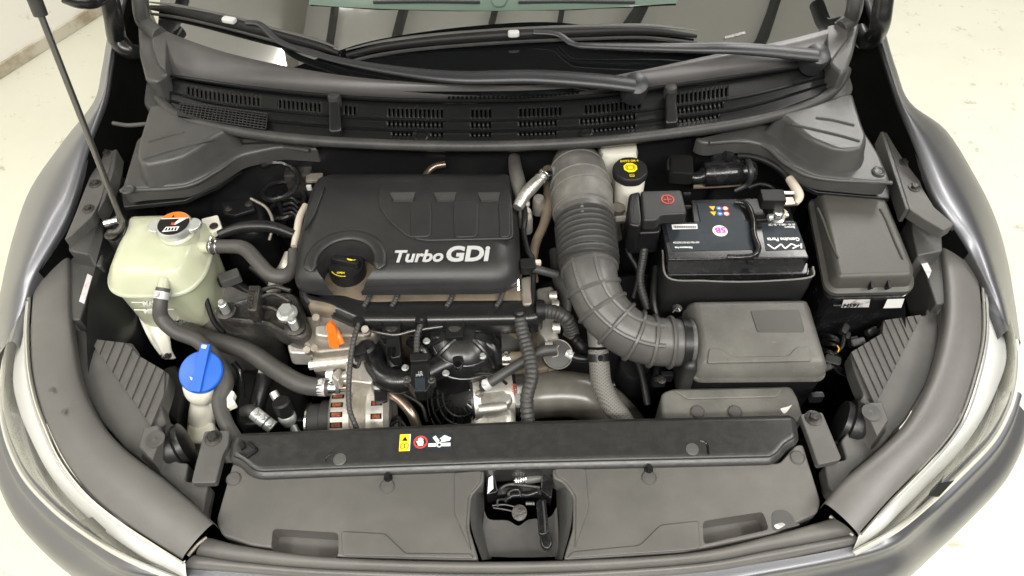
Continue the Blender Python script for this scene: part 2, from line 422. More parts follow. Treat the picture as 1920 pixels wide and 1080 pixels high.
# ================================================================== THE PLACE
o = G().add([(-14, -14, 0), (14, -14, 0), (14, 14, 0), (-14, 14, 0)], [[0, 1, 2, 3]]).obj('floor', 'floor'); o['kind'] = 'structure'
# wall on the left, its foot running from one pixel of the floor line to the next
wa, wb = P(0, 146, 0), P(196, 22, 0); wd = (wb - wa).normalized(); wn = Vector((-wd.y, wd.x, 0))
def wallbox(g, s0, s1, z0, z1, t0, t1):
    q = [wa + wd * s0 + wn * t0, wa + wd * s1 + wn * t0, wa + wd * s1 + wn * t1, wa + wd * s0 + wn * t1]
    return g.rings([[v + Vector((0, 0, z0)) for v in q], [v + Vector((0, 0, z1)) for v in q]])
wt = thing('wall', 'plain white painted wall with a scuffed dirty foot behind the car, top left', 'wall', wa)
wallbox(G(), -7, 8, 0, 5.2, 0, .2).obj('wall_face', 'wall', wt)
wallbox(G(), -7, 8, .002, .05, -.012, 0).obj('skirting', 'skirt', wt)
# roof of the hall, seen in the windscreen
o = G().add([(-7, -7, 5.4), (7, -7, 5.4), (7, 8, 5.4), (-7, 8, 5.4)], [[0, 3, 2, 1]]).obj('ceiling', 'ceil'); o['kind'] = 'structure'
for k in range(14):
    g = G(); x = -6.2 + k * .95
    rot = Matrix.Rotation(R(-32), 3, 'Z')
    g.box(rot @ Vector((x, 0, 0)) + Vector((0, .5, 5.3)), .07, 15, .16, rot)
    o = g.obj('roof_purlin', 'beam'); o['kind'] = 'structure'
for y in (-1.5, 3.2):
    o = G().box((0, y, 5.1), 13, .16, .3).obj('roof_beam', 'beam'); o['kind'] = 'structure'

# ================================================================== THE CAR
CARL = Vector((0, 1.2, 0))
car = thing('car', 'dark grey car seen from the front with its bonnet open over the engine bay', 'car', CARL)

# ---- fenders: inner edge, shoulder, silhouette, then down to the floor side
def fender(rows):
    R_ = []
    for (i, m, s) in rows:
        I, Mm, S = P(*i), P(*m), P(*s)
        sgn = 1 if S.x > 0 else -1
        R_.append([I + Vector((-sgn * .004, 0, -.03)), I, Mm, S, S + Vector((sgn * .012, 0, -.12)), S + Vector((0, 0, -.45))])
    return G().grid(R_, 5, 5)
FL = [((240, -40, 1.02), (232, -40, 1.015), (224, -40, .99)), ((216, 70, .985), (209, 72, .98), (203, 75, .95)), ((206, 130, .97), (200, 132, .965), (192, 138, .93)),
      ((195, 190, .955), (186, 192, .95), (177, 198, .905)), ((165, 265, .94), (140, 262, .932), (122, 268, .86)), ((136, 355, .91), (92, 345, .90), (58, 358, .81)),
      ((112, 418, .885), (58, 428, .872), (26, 445, .77)), ((64, 506, .852), (30, 515, .838), (5, 535, .73)), ((44, 560, .826), (14, 580, .80), (-8, 610, .70)),
      ((20, 640, .79), (2, 660, .76), (-14, 690, .66))]
FR = [((1612, -40, 1.02), (1622, -40, 1.015), (1634, -40, .99)), ((1648, 70, .985), (1655, 74, .98), (1662, 78, .95)), ((1665, 125, .97), (1671, 128, .965), (1680, 138, .93)),
      ((1686, 190, .955), (1694, 192, .95), (1706, 200, .905)), ((1718, 265, .94), (1745, 258, .932), (1776, 250, .86)), ((1755, 355, .91), (1795, 340, .90), (1835, 345, .81)),
      ((1787, 410, .885), (1830, 405, .872), (1868, 415, .77)), ((1824, 470, .852), (1858, 475, .838), (1889, 490, .73)), ((1868, 560, .826), (1888, 565, .80), (1902, 575, .70)),
      ((1890, 620, .79), (1900, 630, .76), (1912, 650, .66))]
def gutterskin(rows, s):
    I = [P(*r[0]) for r in rows[:8]]
    g_ = G().grid([[p + Vector((-s * .004, 0, -.006)), p + Vector((-s * .012, 0, -.10)), p + Vector((-s * .03, 0, -.30)), p + Vector((-s * .16, 0, -.32))] for p in I], 4, 4)
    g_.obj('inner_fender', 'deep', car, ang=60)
gutterskin(FL, -1); gutterskin(FR, 1)
fender(FL).obj('fender', 'paint', car, ang=80)
fender(FR).obj('fender', 'paint', car, ang=80)

# ---- headlights
def headlight(inner, outer, wband, sign):
    """inner/outer edge pixels, same count; z from .815 to .70"""
    n = len(inner); rows = []; rows2 = []; rows3 = []; edge = []
    I = [P(x, y, .818) for x, y in inner]; O = [P(x, y, zz) for (x, y), zz in zip(outer, [.80 - .085 * math.sin(math.pi * min(1, k / (n - 2))) ** .5 - .02 * k / n for k in range(n)])]
    lens, house, bez = [], [], []
    for k in range(n):
        a, b = I[k], O[k]; w = (b - a).length; up = Vector((0, 0, 1)) * w * .16
        lens.append([a, a.lerp(b, .3) + up * .8, a.lerp(b, .65) + up, b])
        t = wband[k]
        bez.append([a + Vector((0, 0, -.003)), a.lerp(b, t * .5) + Vector((0, 0, -.006)), a.lerp(b, t) + Vector((0, 0, -.018)), a.lerp(b, t) + Vector((0, 0, -.05))])
        house.append([a.lerp(b, t) + Vector((0, 0, -.045)), a.lerp(b, .5 + t / 2) + Vector((0, 0, -.05)), b + Vector((0, 0, -.012)), b + Vector((0, 0, -.002))])
    root = G().grid(bez, 5, 5).obj('headlight', 'bezel', car, ang=60)
    G().grid(house, 5, 5).obj('housing', 'flute', root, ang=60)
    G().grid(lens, 5, 5).obj('lens', 'lens', root, ang=80)
    # chrome line and ribbed edge beside the soft trim
    G().tube([v + Vector((0, 0, .003)) for v in I], .0028, n=8, sub=6).obj('trim_line', 'chrome', root)
    G().tube([I[k].lerp(O[k], .06) + Vector((0, 0, .0045)) for k in range(1, n - 1)], .003, n=8, sub=6).obj('inner_edge', 'dkchrome', root)
    G().tube([v + Vector((0, 0, .001)) for v in O], .004, n=8, sub=6).obj('lens_rim', 'rim', root)
    return root, I, O
HIL = [(62, 511), (57, 560), (53, 620), (56, 690), (68, 750), (88, 805), (118, 868), (165, 928), (225, 978), (290, 1021), (346, 1056)]
HOL = [(60, 512), (40, 566), (17, 640), (5, 705), (3, 765), (14, 825), (45, 893), (98, 952), (160, 1000), (240, 1048), (345, 1092)]
HIR = [(1828, 473), (1838, 520), (1844, 575), (1843, 640), (1826, 715), (1801, 785), (1763, 840), (1712, 895), (1672, 935), (1640, 970), (1612, 1002)]
HOR = [(1830, 474), (1868, 540), (1893, 600), (1908, 665), (1903, 730), (1888, 778), (1858, 830), (1800, 890), (1735, 950), (1675, 997), (1600, 1038)]
WB = [.85, .85, .86, .82, .64, .52, .47, .47, .5, .6, .8]
hl, IL, OL = headlight(HIL, HOL, WB, -1)
hr, IR, OR_ = headlight(HIR, HOR, WB, 1)
for rt, q in ((hl, [(150, 975, .765), (175, 968, .77), (200, 992, .765), (176, 1002, .757)]), (hr, [(1738, 930, .765), (1764, 905, .77), (1790, 900, .765), (1762, 930, .757)])):
    G().prism(PP(q, .76), .004, .001).obj('dark_window', 'ink', rt)
# ---- soft grey trim along each headlight
def softtrim(inn, out, tipn):
    rows = []
    for k in range(len(inn)):
        a, b = P(*inn[k], .826), P(*out[k], .822); w = (b - a).length
        rows.append([a + Vector((0, 0, -.02)), a, a.lerp(b, .2) + Vector((0, 0, .1 * w)), a.lerp(b, .6) + Vector((0, 0, .1 * w)), b.lerp(a, .05), b + Vector((0, 0, -.012))])
    o = G().grid(rows, 4, 5).obj('headlight_trim', 'seal', car, ang=70)
    return o
SIL = [(110, 454), (127, 466), (129, 520), (130, 590), (141, 680), (158, 738), (190, 795), (234, 843), (300, 893), (360, 943), (402, 982)]
SOL = [(102, 456), (70, 500), (60, 550), (55, 620), (58, 690), (70, 750), (91, 808), (122, 868), (170, 930), (245, 990), (340, 1049)]
SIR = [(1775, 412), (1761, 424), (1770, 500), (1774, 575), (1764, 645), (1742, 716), (1700, 790), (1650, 842), (1598, 886), (1570, 914), (1545, 945)]
SOR = [(1782, 412), (1812, 446), (1835, 515), (1842, 575), (1841, 640), (1824, 715), (1798, 788), (1760, 842), (1706, 900), (1660, 950), (1612, 1004)]
tl = softtrim(SIL, SOL, 0); tr = softtrim(SIR, SOR, 0)
for t_, (x, y) in ((tl, (96, 731)), (tl, (119, 772))):
    p = P(x, y, .836); G().lathe(p, [(.0025, -.002), (.0042, .0003), (.002, .0006)], n=8).obj('plug', 'slat', t_)

# ---- bumper: top strip, painted skin going down
top = [(-12, 770), (0, 800), (28, 880), (80, 946), (150, 1003), (232, 1053), (346, 1100)]
edgeL = [v for v in OL[4:]]
front = [P(x, y, .785) for x, y in ((350, 1066), (470, 1074), (640, 1086), (960, 1092), (1280, 1076), (1450, 1052), (1597, 1024))]
edgeR = [v for v in OR_[4:]][::-1]
rows = []
ring_ = edgeL[:-1] + front + edgeR[1:]
for k, v in enumerate(ring_):
    # outward direction in plan
    c = Vector((0, 1.05, 0)); d = Vector((v.x, (v.y - c.y) * 1.35, 0)).normalized()
    sidek = abs(v.x) / .85
    rows.append([v + Vector((0, 0, -.001)), v + d * .014 + Vector((0, 0, -.006)), v + d * .019 + Vector((0, 0, -.028)), v + d * (.034 + .016 * sidek) + Vector((0, 0, -.055)), v + d * (.043 + .016 * sidek) + Vector((0, 0, -.10)), v + d * (.042 + .01 * sidek) + Vector((0, 0, -.22)), v + d * .02 + Vector((0, 0, -.5))])
G().grid(rows, 5, 4).obj('bumper', 'paint', car, ang=70)
# grille trim strips between cover and bumper
def strip(name, m, up, dn, z0, z1, crown=.006, drop=.02):
    rows = []
    for a, b in zip(up, dn):
        A, B = P(*a, z0), P(*b, z1)
        rows.append([A + Vector((0, 0, -drop)), A, A.lerp(B, .5) + Vector((0, 0, crown)), B, B + Vector((0, 0, -drop))])
    return G().grid(rows, 4, 6).obj(name, m, car, ang=50)
U = [(392, 1008), (470, 1026), (640, 1046), (960, 1053), (1280, 1038), (1450, 1003), (1560, 972)]
D = [(368, 1038), (460, 1052), (640, 1066), (960, 1073), (1280, 1057), (1450, 1028), (1600, 1000)]
D2 = [(346, 1062), (460, 1072), (640, 1084), (960, 1090), (1280, 1074), (1450, 1049), (1606, 1018)]
strip('grille_trim', 'grey', U, D, .80, .797)
strip('grille_trim', 'seal', [(x, y + 2) for x, y in D], D2, .792, .79)
# torn foil bits at the trim ends
for pts in (((352, 1042), (372, 1020), (388, 1008)), ((1556, 968), (1575, 985), (1600, 1004))):
    tube('trim_clip', 'alud', [(x, y, .796) for x, y in pts], 4, car, n=6)

# ---- engine bay tub: floor, side walls, firewall, front wall
def sheet(name, m, pts, solid=None):
    return G().add(pts, [list(range(len(pts)))]).obj(name, m, car, recalc=False)
yF = P(960, 870, .80).y; yB = P(960, 268, .95).y + .03
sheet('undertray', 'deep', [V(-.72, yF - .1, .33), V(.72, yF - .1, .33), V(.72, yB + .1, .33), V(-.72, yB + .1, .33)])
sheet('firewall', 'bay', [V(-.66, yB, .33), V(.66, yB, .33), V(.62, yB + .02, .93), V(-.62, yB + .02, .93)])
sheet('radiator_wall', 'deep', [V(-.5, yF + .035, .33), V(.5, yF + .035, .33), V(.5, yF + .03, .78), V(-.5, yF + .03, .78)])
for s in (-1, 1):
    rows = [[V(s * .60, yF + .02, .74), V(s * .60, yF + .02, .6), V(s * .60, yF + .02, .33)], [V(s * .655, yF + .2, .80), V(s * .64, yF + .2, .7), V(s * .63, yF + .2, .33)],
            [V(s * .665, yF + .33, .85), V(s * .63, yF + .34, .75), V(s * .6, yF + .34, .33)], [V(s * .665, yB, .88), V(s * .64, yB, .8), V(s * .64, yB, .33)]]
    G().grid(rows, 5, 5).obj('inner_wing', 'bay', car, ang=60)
# suspension turret bulging at the left and right back
for s, pts in ((-1, [(385, 352), (440, 345), (500, 372), (505, 420), (470, 440), (400, 430)]), (1, [(1330, 335), (1440, 330), (1500, 350), (1500, 380), (1420, 400), (1330, 380)])):
    G().prism(fillet(PP(pts, .80), .04), .4, .02, flare=.02).obj('suspension_turret', 'bay', car, ang=60)

# ---- rails with bolts
def rail(top_pts, lip, bolts, z):
    r = G().prism(fillet(PP(top_pts, z), .004, 2), .02, .002).obj('wing_rail', 'slat', car)
    G().prism(fillet(PP(lip, z + .006), .002, 2), .03, .002).obj('rail_lip', 'side', r)
    for (x, y) in bolts: put('bolt_black', 'bolt', P(x, y, z), r, sc=.8)
    return r
rl = rail([(190, 283), (213, 281), (205, 320), (190, 372), (172, 405), (135, 440), (120, 450), (138, 408), (160, 350), (176, 310)], [(211, 281), (219, 279), (214, 315), (196, 375), (182, 400), (190, 372), (205, 318)], [(197, 288), (179, 345), (166, 392)], .90)
rr_ = rail([(1659, 247), (1688, 246), (1708, 290), (1730, 352), (1752, 388), (1790, 420), (1770, 432), (1735, 412), (1705, 392), (1692, 350), (1676, 300)], [(1651, 246), (1659, 246), (1676, 298), (1692, 348), (1706, 392), (1698, 392), (1685, 352), (1669, 304)], [(1676, 251), (1697, 305), (1714, 352)], .90)
# black rubber edge strip lying in the gutter beside the paint
tube('gutter_seal', 'ink', [(196, 200, .945), (178, 262, .925), (150, 345, .895), (118, 420, .868), (66, 505, .84)], 4, car)
tube('gutter_seal', 'ink', [(1676, 168, .945), (1712, 262, .925), (1750, 352, .895), (1785, 412, .868), (1826, 478, .84)], 4, car)
# sloped bracket blocks below the rails
for pts in ([(128, 440), (172, 406), (190, 412), (194, 445), (190, 500), (176, 498), (166, 478), (128, 470)], [(1708, 400), (1752, 388), (1765, 425), (1768, 470), (1720, 480), (1712, 440)]):
    G().prism(fillet(PP(pts, .855), .004, 2), .10, .003).obj('bracket', 'side', car)
for pts in ([(128, 470), (168, 478), (186, 500), (150, 600), (130, 600)], [(1722, 440), (1762, 430), (1772, 500), (1774, 570), (1755, 570), (1722, 470)]):
    G().prism(fillet(PP(pts, .82), .004, 2), .08, .003).obj('bracket', 'side', car)
# pale labels on the inner faces
for q in ([(164, 513), (173, 518), (158, 570), (148, 565)], [(1718, 476), (1727, 468), (1747, 508), (1741, 522)]):
    G().add(PP(q, .829), [[0, 1, 2, 3]]).obj('label', 'pale', car)

# ---- side shelves below the windscreen
def shelf(base, block, ridge, clip):
    s = G().prism(fillet(PP(base, .925), .012, 3), .03, .006).obj('side_shelf', 'side', car)
    G().skirt(PP([(x, y + 8) for x, y in block], .924), [(-.005, -.004), (0, .006), (.006, .034), (.009, .040), (.014, .043)], fil=(.022, 4)).obj('shelf_hump', 'side', s)
    for a in ridge: tube('shelf_ridge', 'side', [(x, y + 3, .9675) for x, y in a], 2.5, s, n=8)
    p = P(*clip, .926); G().lathe(p, [(.011, 0), (.011, .002), (.009, .003), (.006, .001), (.0001, .0015)], n=18).obj('clip', 'side', s)
    return s
shelf([(273, 150), (268, 192), (287, 213), (279, 248), (256, 258), (226, 358), (252, 353), (345, 346), (398, 322), (450, 290), (520, 275), (600, 280), (560, 250), (420, 225), (330, 200), (290, 160)],
      [(285, 240), (268, 300), (266, 325), (280, 343), (345, 330), (380, 314), (420, 285), (462, 262), (420, 240), (340, 222), (296, 212)],
      [[(268, 295), (330, 276), (400, 258)], [(278, 262), (320, 250), (345, 245)]], (240, 356))
shelf([(1590, 125), (1602, 165), (1588, 183), (1605, 220), (1648, 285), (1672, 340), (1640, 341), (1535, 331), (1478, 305), (1438, 272), (1395, 262), (1320, 268), (1300, 258), (1440, 225), (1540, 190)],
      [(1598, 222), (1610, 262), (1619, 285), (1610, 312), (1560, 316), (1498, 290), (1455, 250), (1432, 238), (1500, 222), (1560, 200), (1590, 194)],
      [[(1612, 262), (1570, 250), (1485, 230)], [(1602, 232), (1560, 222), (1530, 218)]], (1647, 322))
# stiff edge under the shelves
tube('shelf_edge', 'side', [(226, 358, .92), (345, 350, .92), (405, 322, .92), (455, 290, .92), (520, 276, .92), (580, 282, .925)], 4, car)
tube('shelf_edge', 'side', [(1672, 343, .92), (1535, 334, .92), (1475, 308, .92), (1435, 275, .92), (1390, 265, .92), (1330, 268, .925)], 4, car)
tube('drain_hose', 'hose', [(212, 231, .945), (240, 235, .945), (279, 232, .95)], 4, car)

# ---- bonnet seal and its flange
SEAL = [(288, 140), (293, 172), (316, 205), (360, 226), (430, 243), (520, 257), (640, 267), (800, 273), (960, 273), (1120, 265), (1260, 250), (1400, 229), (1500, 203), (1556, 175), (1580, 146), (1586, 132)]
tube('bonnet_seal', 'rubber', [(x, y, .962) for x, y in SEAL], 10, car, sub=6)
rows = [[P(x, y + 2, .955), P(x, y + 9, .952), P(x, y + 12, .94)] for x, y in SEAL[2:-2]]
G().grid(rows, 4, 3).obj('seal_flange', 'black', car, solid=.003)

# ---- cowl vent panel: real openings in a sloping sheet
def lin(T, x):
    for (x0, y0), (x1, y1) in zip(T, T[1:]):
        if x <= x1: return y0 + (y1 - y0) * (x - x0) / (x1 - x0)
    return T[-1][1]
TOP = [tuple(v) for v in cr([(318, 146), (420, 164), (640, 186), (800, 193), (960, 192), (1120, 184), (1260, 166), (1400, 146), (1556, 120)], 8)]
BOT = [tuple(v) for v in cr([(318, 208), (420, 240), (640, 264), (800, 270), (960, 270), (1120, 262), (1260, 247), (1400, 226), (1556, 172)], 8)]
Z1 = [(346, 486), (519, 606), (645, 670), (723, 831), (885, 924), (968, 1050), (1095, 1200), (1267, 1364)]
Z2 = [(727, 832), (885, 924), (968, 1049), (1090, 1195), (1267, 1360)]
Z3 = [(731, 776), (812, 834), (885, 924), (968, 1047), (1114, 1192), (1270, 1352)]
VB = [0, .05, .18, .27, .31, .36, .40, .53, .57, .61, .65, .86, .91, 1.0]     # rows of the sheet
HOLE = {2: Z3, 6: Z2, 10: Z1}; RIDGE = {4: .004, 8: .004}
xs = []; x = 318.0
while x < 1556: xs.append(x); x += 4.1
xs.append(1556.0)
def cowlpt(x, v, dz=0):
    y = lin(BOT, x) * (1 - v) + lin(TOP, x) * v
    return P(x, y, .957 + .026 * v + dz)
g = G(); W_ = len(xs)
VV = []
for k, v in enumerate(VB): VV.append((v, .004 if k in (4, 5, 8, 9) and False else 0))
VV = [(v, (.0045 if .27 < v < .36 or .53 < v < .61 else 0)) for v in VB]
for v, dz in VV:
    for x in xs: g.v.append(cowlpt(x, v, dz))
for r in range(len(VB) - 1):
    for c in range(W_ - 1):
        xm = (xs[c] + xs[c + 1]) / 2; skip = False
        rr = {2: Z3, 3: None, 6: Z2, 10: Z1}.get(r)
        if rr and c % 2 == 0 and any(a <= xm <= b for a, b in rr): skip = True
        if not skip: g.f.append([r * W_ + c, r * W_ + c + 1, (r + 1) * W_ + c + 1, (r + 1) * W_ + c])
vent = g.obj('cowl_vent', 'vent', car, ang=25, solid=.004)
G().grid([[cowlpt(x, 1, .002), cowlpt(x, 1.09, .006), cowlpt(x, 1.12, -.004)] for x in (318, 500, 700, 900, 1100, 1300, 1450, 1556)], 3, 5).obj('vent_lip', 'vent', vent, solid=.004)
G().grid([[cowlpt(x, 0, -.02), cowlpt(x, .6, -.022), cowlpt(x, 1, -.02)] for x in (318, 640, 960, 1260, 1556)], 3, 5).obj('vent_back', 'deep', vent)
# fine intake mesh at the left
g = G()
A, B, C_, D_ = [P(x, y, .9745) for x, y in ((338, 190), (502, 213), (498, 242), (332, 216))]
for i in range(24):
    t = i / 23; a = A.lerp(B, t); b = D_.lerp(C_, t); g.tube([a, b], .0009, n=4, sub=1, raw=True)
for i in range(7):
    t = i / 6; g.tube([A.lerp(D_, t), B.lerp(C_, t)], .0009, n=4, sub=1, raw=True)
o = g.obj('intake_mesh', 'black', vent); o['kind'] = 'stuff'
g = G(); g.add([A + V(0, 0, -.004), B + V(0, 0, -.004), C_ + V(0, 0, -.004), D_ + V(0, 0, -.004)], [[0, 1, 2, 3]]); g.obj('mesh_backing', 'deep', vent)
# rubber stops
for (x0, y0, y1) in ((627, 178, 248), (1259, 162, 232)):
    s = G().prism(fillet(PP([(x0 - 11, y0 + 10, .998), (x0 + 9, y0 + 10, .998), (x0 + 14, y1 - 4, .976), (x0 - 11, y1 - 2, .976)], 1.0), .006), .02, .004).obj('bonnet_stop', 'black', vent)
    p = P(x0 - 1, y0 + 2, 1.002); G().lathe(p, [(.011, -.02), (.0115, -.004), (.010, .002), (.004, .004)], n=16).obj('stop_cap', 'rubber', s)
for (x, y) in ((790, 256), (1098, 248)):
    p = P(x, y + 4, .9605); G().lathe(p, [(.012, 0), (.012, .003), (.009, .004), (.008, .0015), (.0001, .002)], n=18).obj('clip', 'black', vent)

# ---- cowl top panel up to the glass
BASE = [(296, 50), (340, 70), (430, 100), (560, 128), (700, 148), (900, 160), (1060, 156), (1200, 132), (1340, 102), (1470, 76), (1600, 42)]
rows = []
for (x, y) in BASE:
    t = min(1, max(0, (x - 318) / (1556 - 318))); xl = 318 + t * (1556 - 318)
    a = cowlpt(xl, 1.0, .0); b = P(x, y, 1.012)
    rows.append([a + V(0, .01, -.006), a.lerp(b, .3) + V(0, 0, .004), a.lerp(b, .7) + V(0, 0, .007), b])
G().grid(rows, 4, 5).obj('cowl_panel', 'cowl', car, ang=70)
g = G()
for k in range(30):
    x = 842 + k * 8.3; y = 183 - max(0, (k - 16)) * .75
    p = P(x, y, .998); g.box(p, .0045, .006, .002, r=.0005)
g.obj('cowl_perforation', 'deep', car, kind='stuff')
# corner pieces
def corner(a, b):
    G().prism(fillet(PP(a, 1.005), .008, 3), .05, .006).obj('cowl_corner', 'side', car)
    G().prism(fillet(PP(b, 1.012), .004, 2), .03, .003).obj('cowl_corner', 'cowl', car)
corner([(258, -10), (257, 40), (260, 100), (272, 148), (292, 153), (314, 140), (306, 70), (284, 56), (276, 0)], [(284, 58), (312, 72), (310, 130), (298, 120), (286, 90)])
corner([(1606, -10), (1612, 50), (1600, 100), (1590, 128), (1578, 138), (1556, 118), (1552, 50), (1588, 32), (1588, 0)], [(1550, 48), (1592, 30), (1590, 70), (1560, 112), (1552, 100)])

# ---- windscreen: base curve rising backwards
SL = .55
BW = [P(x, y, 1.010) for x, y in BASE]
def ybase(X):
    for a, b in zip(BW, BW[1:]):
        if X <= b.x: return a.y + (b.y - a.y) * (X - a.x) / (b.x - a.x)
    return BW[-1].y
def PS(x, y, off=0):
    """pixel -> point on the windscreen, off metres above it"""
    lo, hi = .8, 1.7
    for _ in range(40):
        z = (lo + hi) / 2; p = P(x, y, z); s = 1.010 + SL * max(-.02, p.y - ybase(p.x)) + off
        if p.z > s: hi = z
        else: lo = z
    return P(x, y, (lo + hi) / 2)
rows = [[b + V(0, -.015, -.015 * SL - .0015), b + V(0, .01, .01 * SL - .0008), b + V(-.02 * b.x, .2, .2 * SL + .004), b + V(-.06 * b.x, .5, .5 * SL + .012), b + V(-.12 * b.x, .9, .9 * SL)] for b in BW]
glass = G().grid(rows, 5, 5).obj('windscreen', 'glass', car, ang=80)
# green reflection modelled as a coloured strip on the glass top, and the printed number plate of the body
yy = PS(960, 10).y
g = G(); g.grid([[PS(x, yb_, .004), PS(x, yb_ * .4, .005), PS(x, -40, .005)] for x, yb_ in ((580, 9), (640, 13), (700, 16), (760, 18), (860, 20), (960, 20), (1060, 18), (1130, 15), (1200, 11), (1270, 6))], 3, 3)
dm = g.obj('green_reflection', 'green', car, recalc=False)
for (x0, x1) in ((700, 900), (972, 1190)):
    tube('reflection_slot', 'wiper', [PSX for PSX in [(x0, 4, PS(x0, 4, .008).z), ((x0 + x1) / 2, 3, PS((x0 + x1) / 2, 3, .008).z), (x1, 4, PS(x1, 4, .008).z)]], 3, dm, n=6)
G().prism(fillet([PS(918, -8, .010), PS(953, -8, .010), PS(946, 10, .010), PS(926, 10, .010)], .006), .004, .001).obj('reflection_plaque', 'green', dm)
q = [PS(1353, 70, .002), PS(1407, 57, .002), PS(1408, 62, .002), PS(1355, 75, .002)]
text('number', 'KNAKU811AL6333465', PS(1360, 73, .003), PS(1402, 62, .003) - PS(1360, 73, .003), PS(1358, 60, .003) - PS(1360, 73, .003), .0065, 'silver', glass, fit=.040)
# roof windows of the hall: their reflections show at the left of the screen
def roofhit(x, y):
    p = PS(x, y); nrm = Vector((p.x * .12, -SL, 1)).normalized(); d_ = (p - CAM).normalized(); r_ = d_ - nrm * 2 * d_.dot(nrm)
    return p + r_ * ((5.38 - p.z) / r_.z)
for q in (((432, 4), (500, 6), (496, 38), (436, 34)), ((512, 6), (556, 8), (548, 42), (508, 40))):
    o = G().add([roofhit(*p) for p in q], [[0, 1, 2, 3]]).obj('roof_window', 'sky', recalc=False); o['kind'] = 'structure'
# pillars
for pts in (((262, -60, 1.10), (263, 0, 1.06), (270, 40, 1.02), (300, 66, 1.01)), ((1606, -60, 1.10), (1604, 0, 1.06), (1596, 34, 1.02), (1575, 52, 1.01))):
    tube('screen_pillar', 'side', pts, 15, car, n=10)

# ---- wipers
def wiper(arm, armr, blade, bladr, piv, tip):
    w = G().tube([PS(x, y, o) for x, y, o in arm], [r * .78 for r in armr], n=10, sub=8, flat=.55).obj('wiper', 'wiper', car, ang=60)
    p = PS(*piv); ax = Vector((0, -.45, 1))
    G().lathe(p, [(.022, -.03), (.0225, .0), (.02, .008), (.012, .012), (.001, .013)], axis=ax, n=20).obj('pivot_cap', 'wiper', w)
    bl = [PS(x, y, o) for x, y, o in blade]
    G().tube(bl, [r * .62 for r in bladr], n=8, sub=8, flat=1.1).obj('blade', 'ink', w, ang=60)
    G().tube([b + V(0, .005, .008) for b in bl], [r * .28 for r in bladr], n=8, sub=8, flat=.6).obj('spoiler', 'slat', w, ang=60)
    G().tube([b + V(0, -.008, -.008) for b in bl], .003, n=6, sub=6).obj('wiping_lip', 'rubber', w)
    a, b = PS(*tip[0]), PS(*tip[1]); d = (b - a)
    rot = Matrix((d.normalized(), Vector((0, 0, 1)).cross(d).normalized(), d.normalized().cross(Vector((0, 0, 1)).cross(d).normalized()))).transposed()
    G().box((a + b) / 2, d.length, .013, .010, rot, r=.003).obj('adapter', 'silver', w)
wiper([(1532, 104, .03), (1470, 98, .035), (1378, 91, .045), (1280, 90, .04), (1115, 86, .04), (1075, 82, .035), (1045, 64, .03), (1000, 60, .03)], [.020, .020, .018, .015, .010, .008, .008, .008],
      [(650, 104, .008), (720, 88, .012), (820, 76, .016), (960, 66, .02), (1100, 60, .016), (1210, 58, .012), (1306, 68, .008)], [.006, .011, .014, .015, .014, .012, .005], (1532, 105, .02), ((952, 64, .034), (974, 63, .034)))
wiper([(1190, 160, .03), (1120, 152, .035), (1000, 144, .04), (860, 145, .045), (740, 132, .04), (640, 114, .035), (560, 92, .03), (520, 75, .03), (488, 46, .03), (462, 42, .03)], [.022, .022, .021, .019, .014, .010, .008, .008, .008, .008],
      [(283, 14, .008), (340, 22, .014), (430, 42, .018), (520, 66, .016), (590, 84, .012), (634, 100, .006)], [.007, .013, .016, .014, .012, .005], (1192, 160, .02), ((418, 36, .034), (442, 40, .034)))

# ---- bonnet hinges, gooseneck arms
for pts in ([(196, -30, 1.10), (208, 8, 1.07), (214, 40, 1.04), (220, 72, 1.0), (240, 95, .98), (262, 98, .97)], [(1660, -30, 1.10), (1655, 10, 1.07), (1650, 45, 1.04), (1640, 68, 1.0), (1622, 78, .98), (1612, 55, .98)]):
    h = G().tube([P(*p) for p in pts], [.017, .017, .017, .017, .016, .013], n=12, sub=8).obj('bonnet_hinge', 'satin', car, ang=70)
for pts in ([(120, -8, 1.16), (150, 2, 1.15), (180, 0, 1.14), (200, -20, 1.12)],):
    G().tube([P(*p) for p in pts], .012, n=10).obj('hinge_tab', 'satin', car)
# ---- raised bonnet itself, above the picture
rows = []
for k in range(5):
    t = k / 4; y = 1.11 - .46 * t; z = 1.25 + .90 * t; hw = .66 + .1 * math.sin(math.pi * t) - .02 * t
    rows.append([V(-hw, y, z), V(-hw * .5, y + .03, z + .02), V(0, y + .035, z + .025), V(hw * .5, y + .03, z + .02), V(hw, y, z)])
G().grid(rows, 5, 4).obj('bonnet', 'deep', car, ang=70, solid=.025)

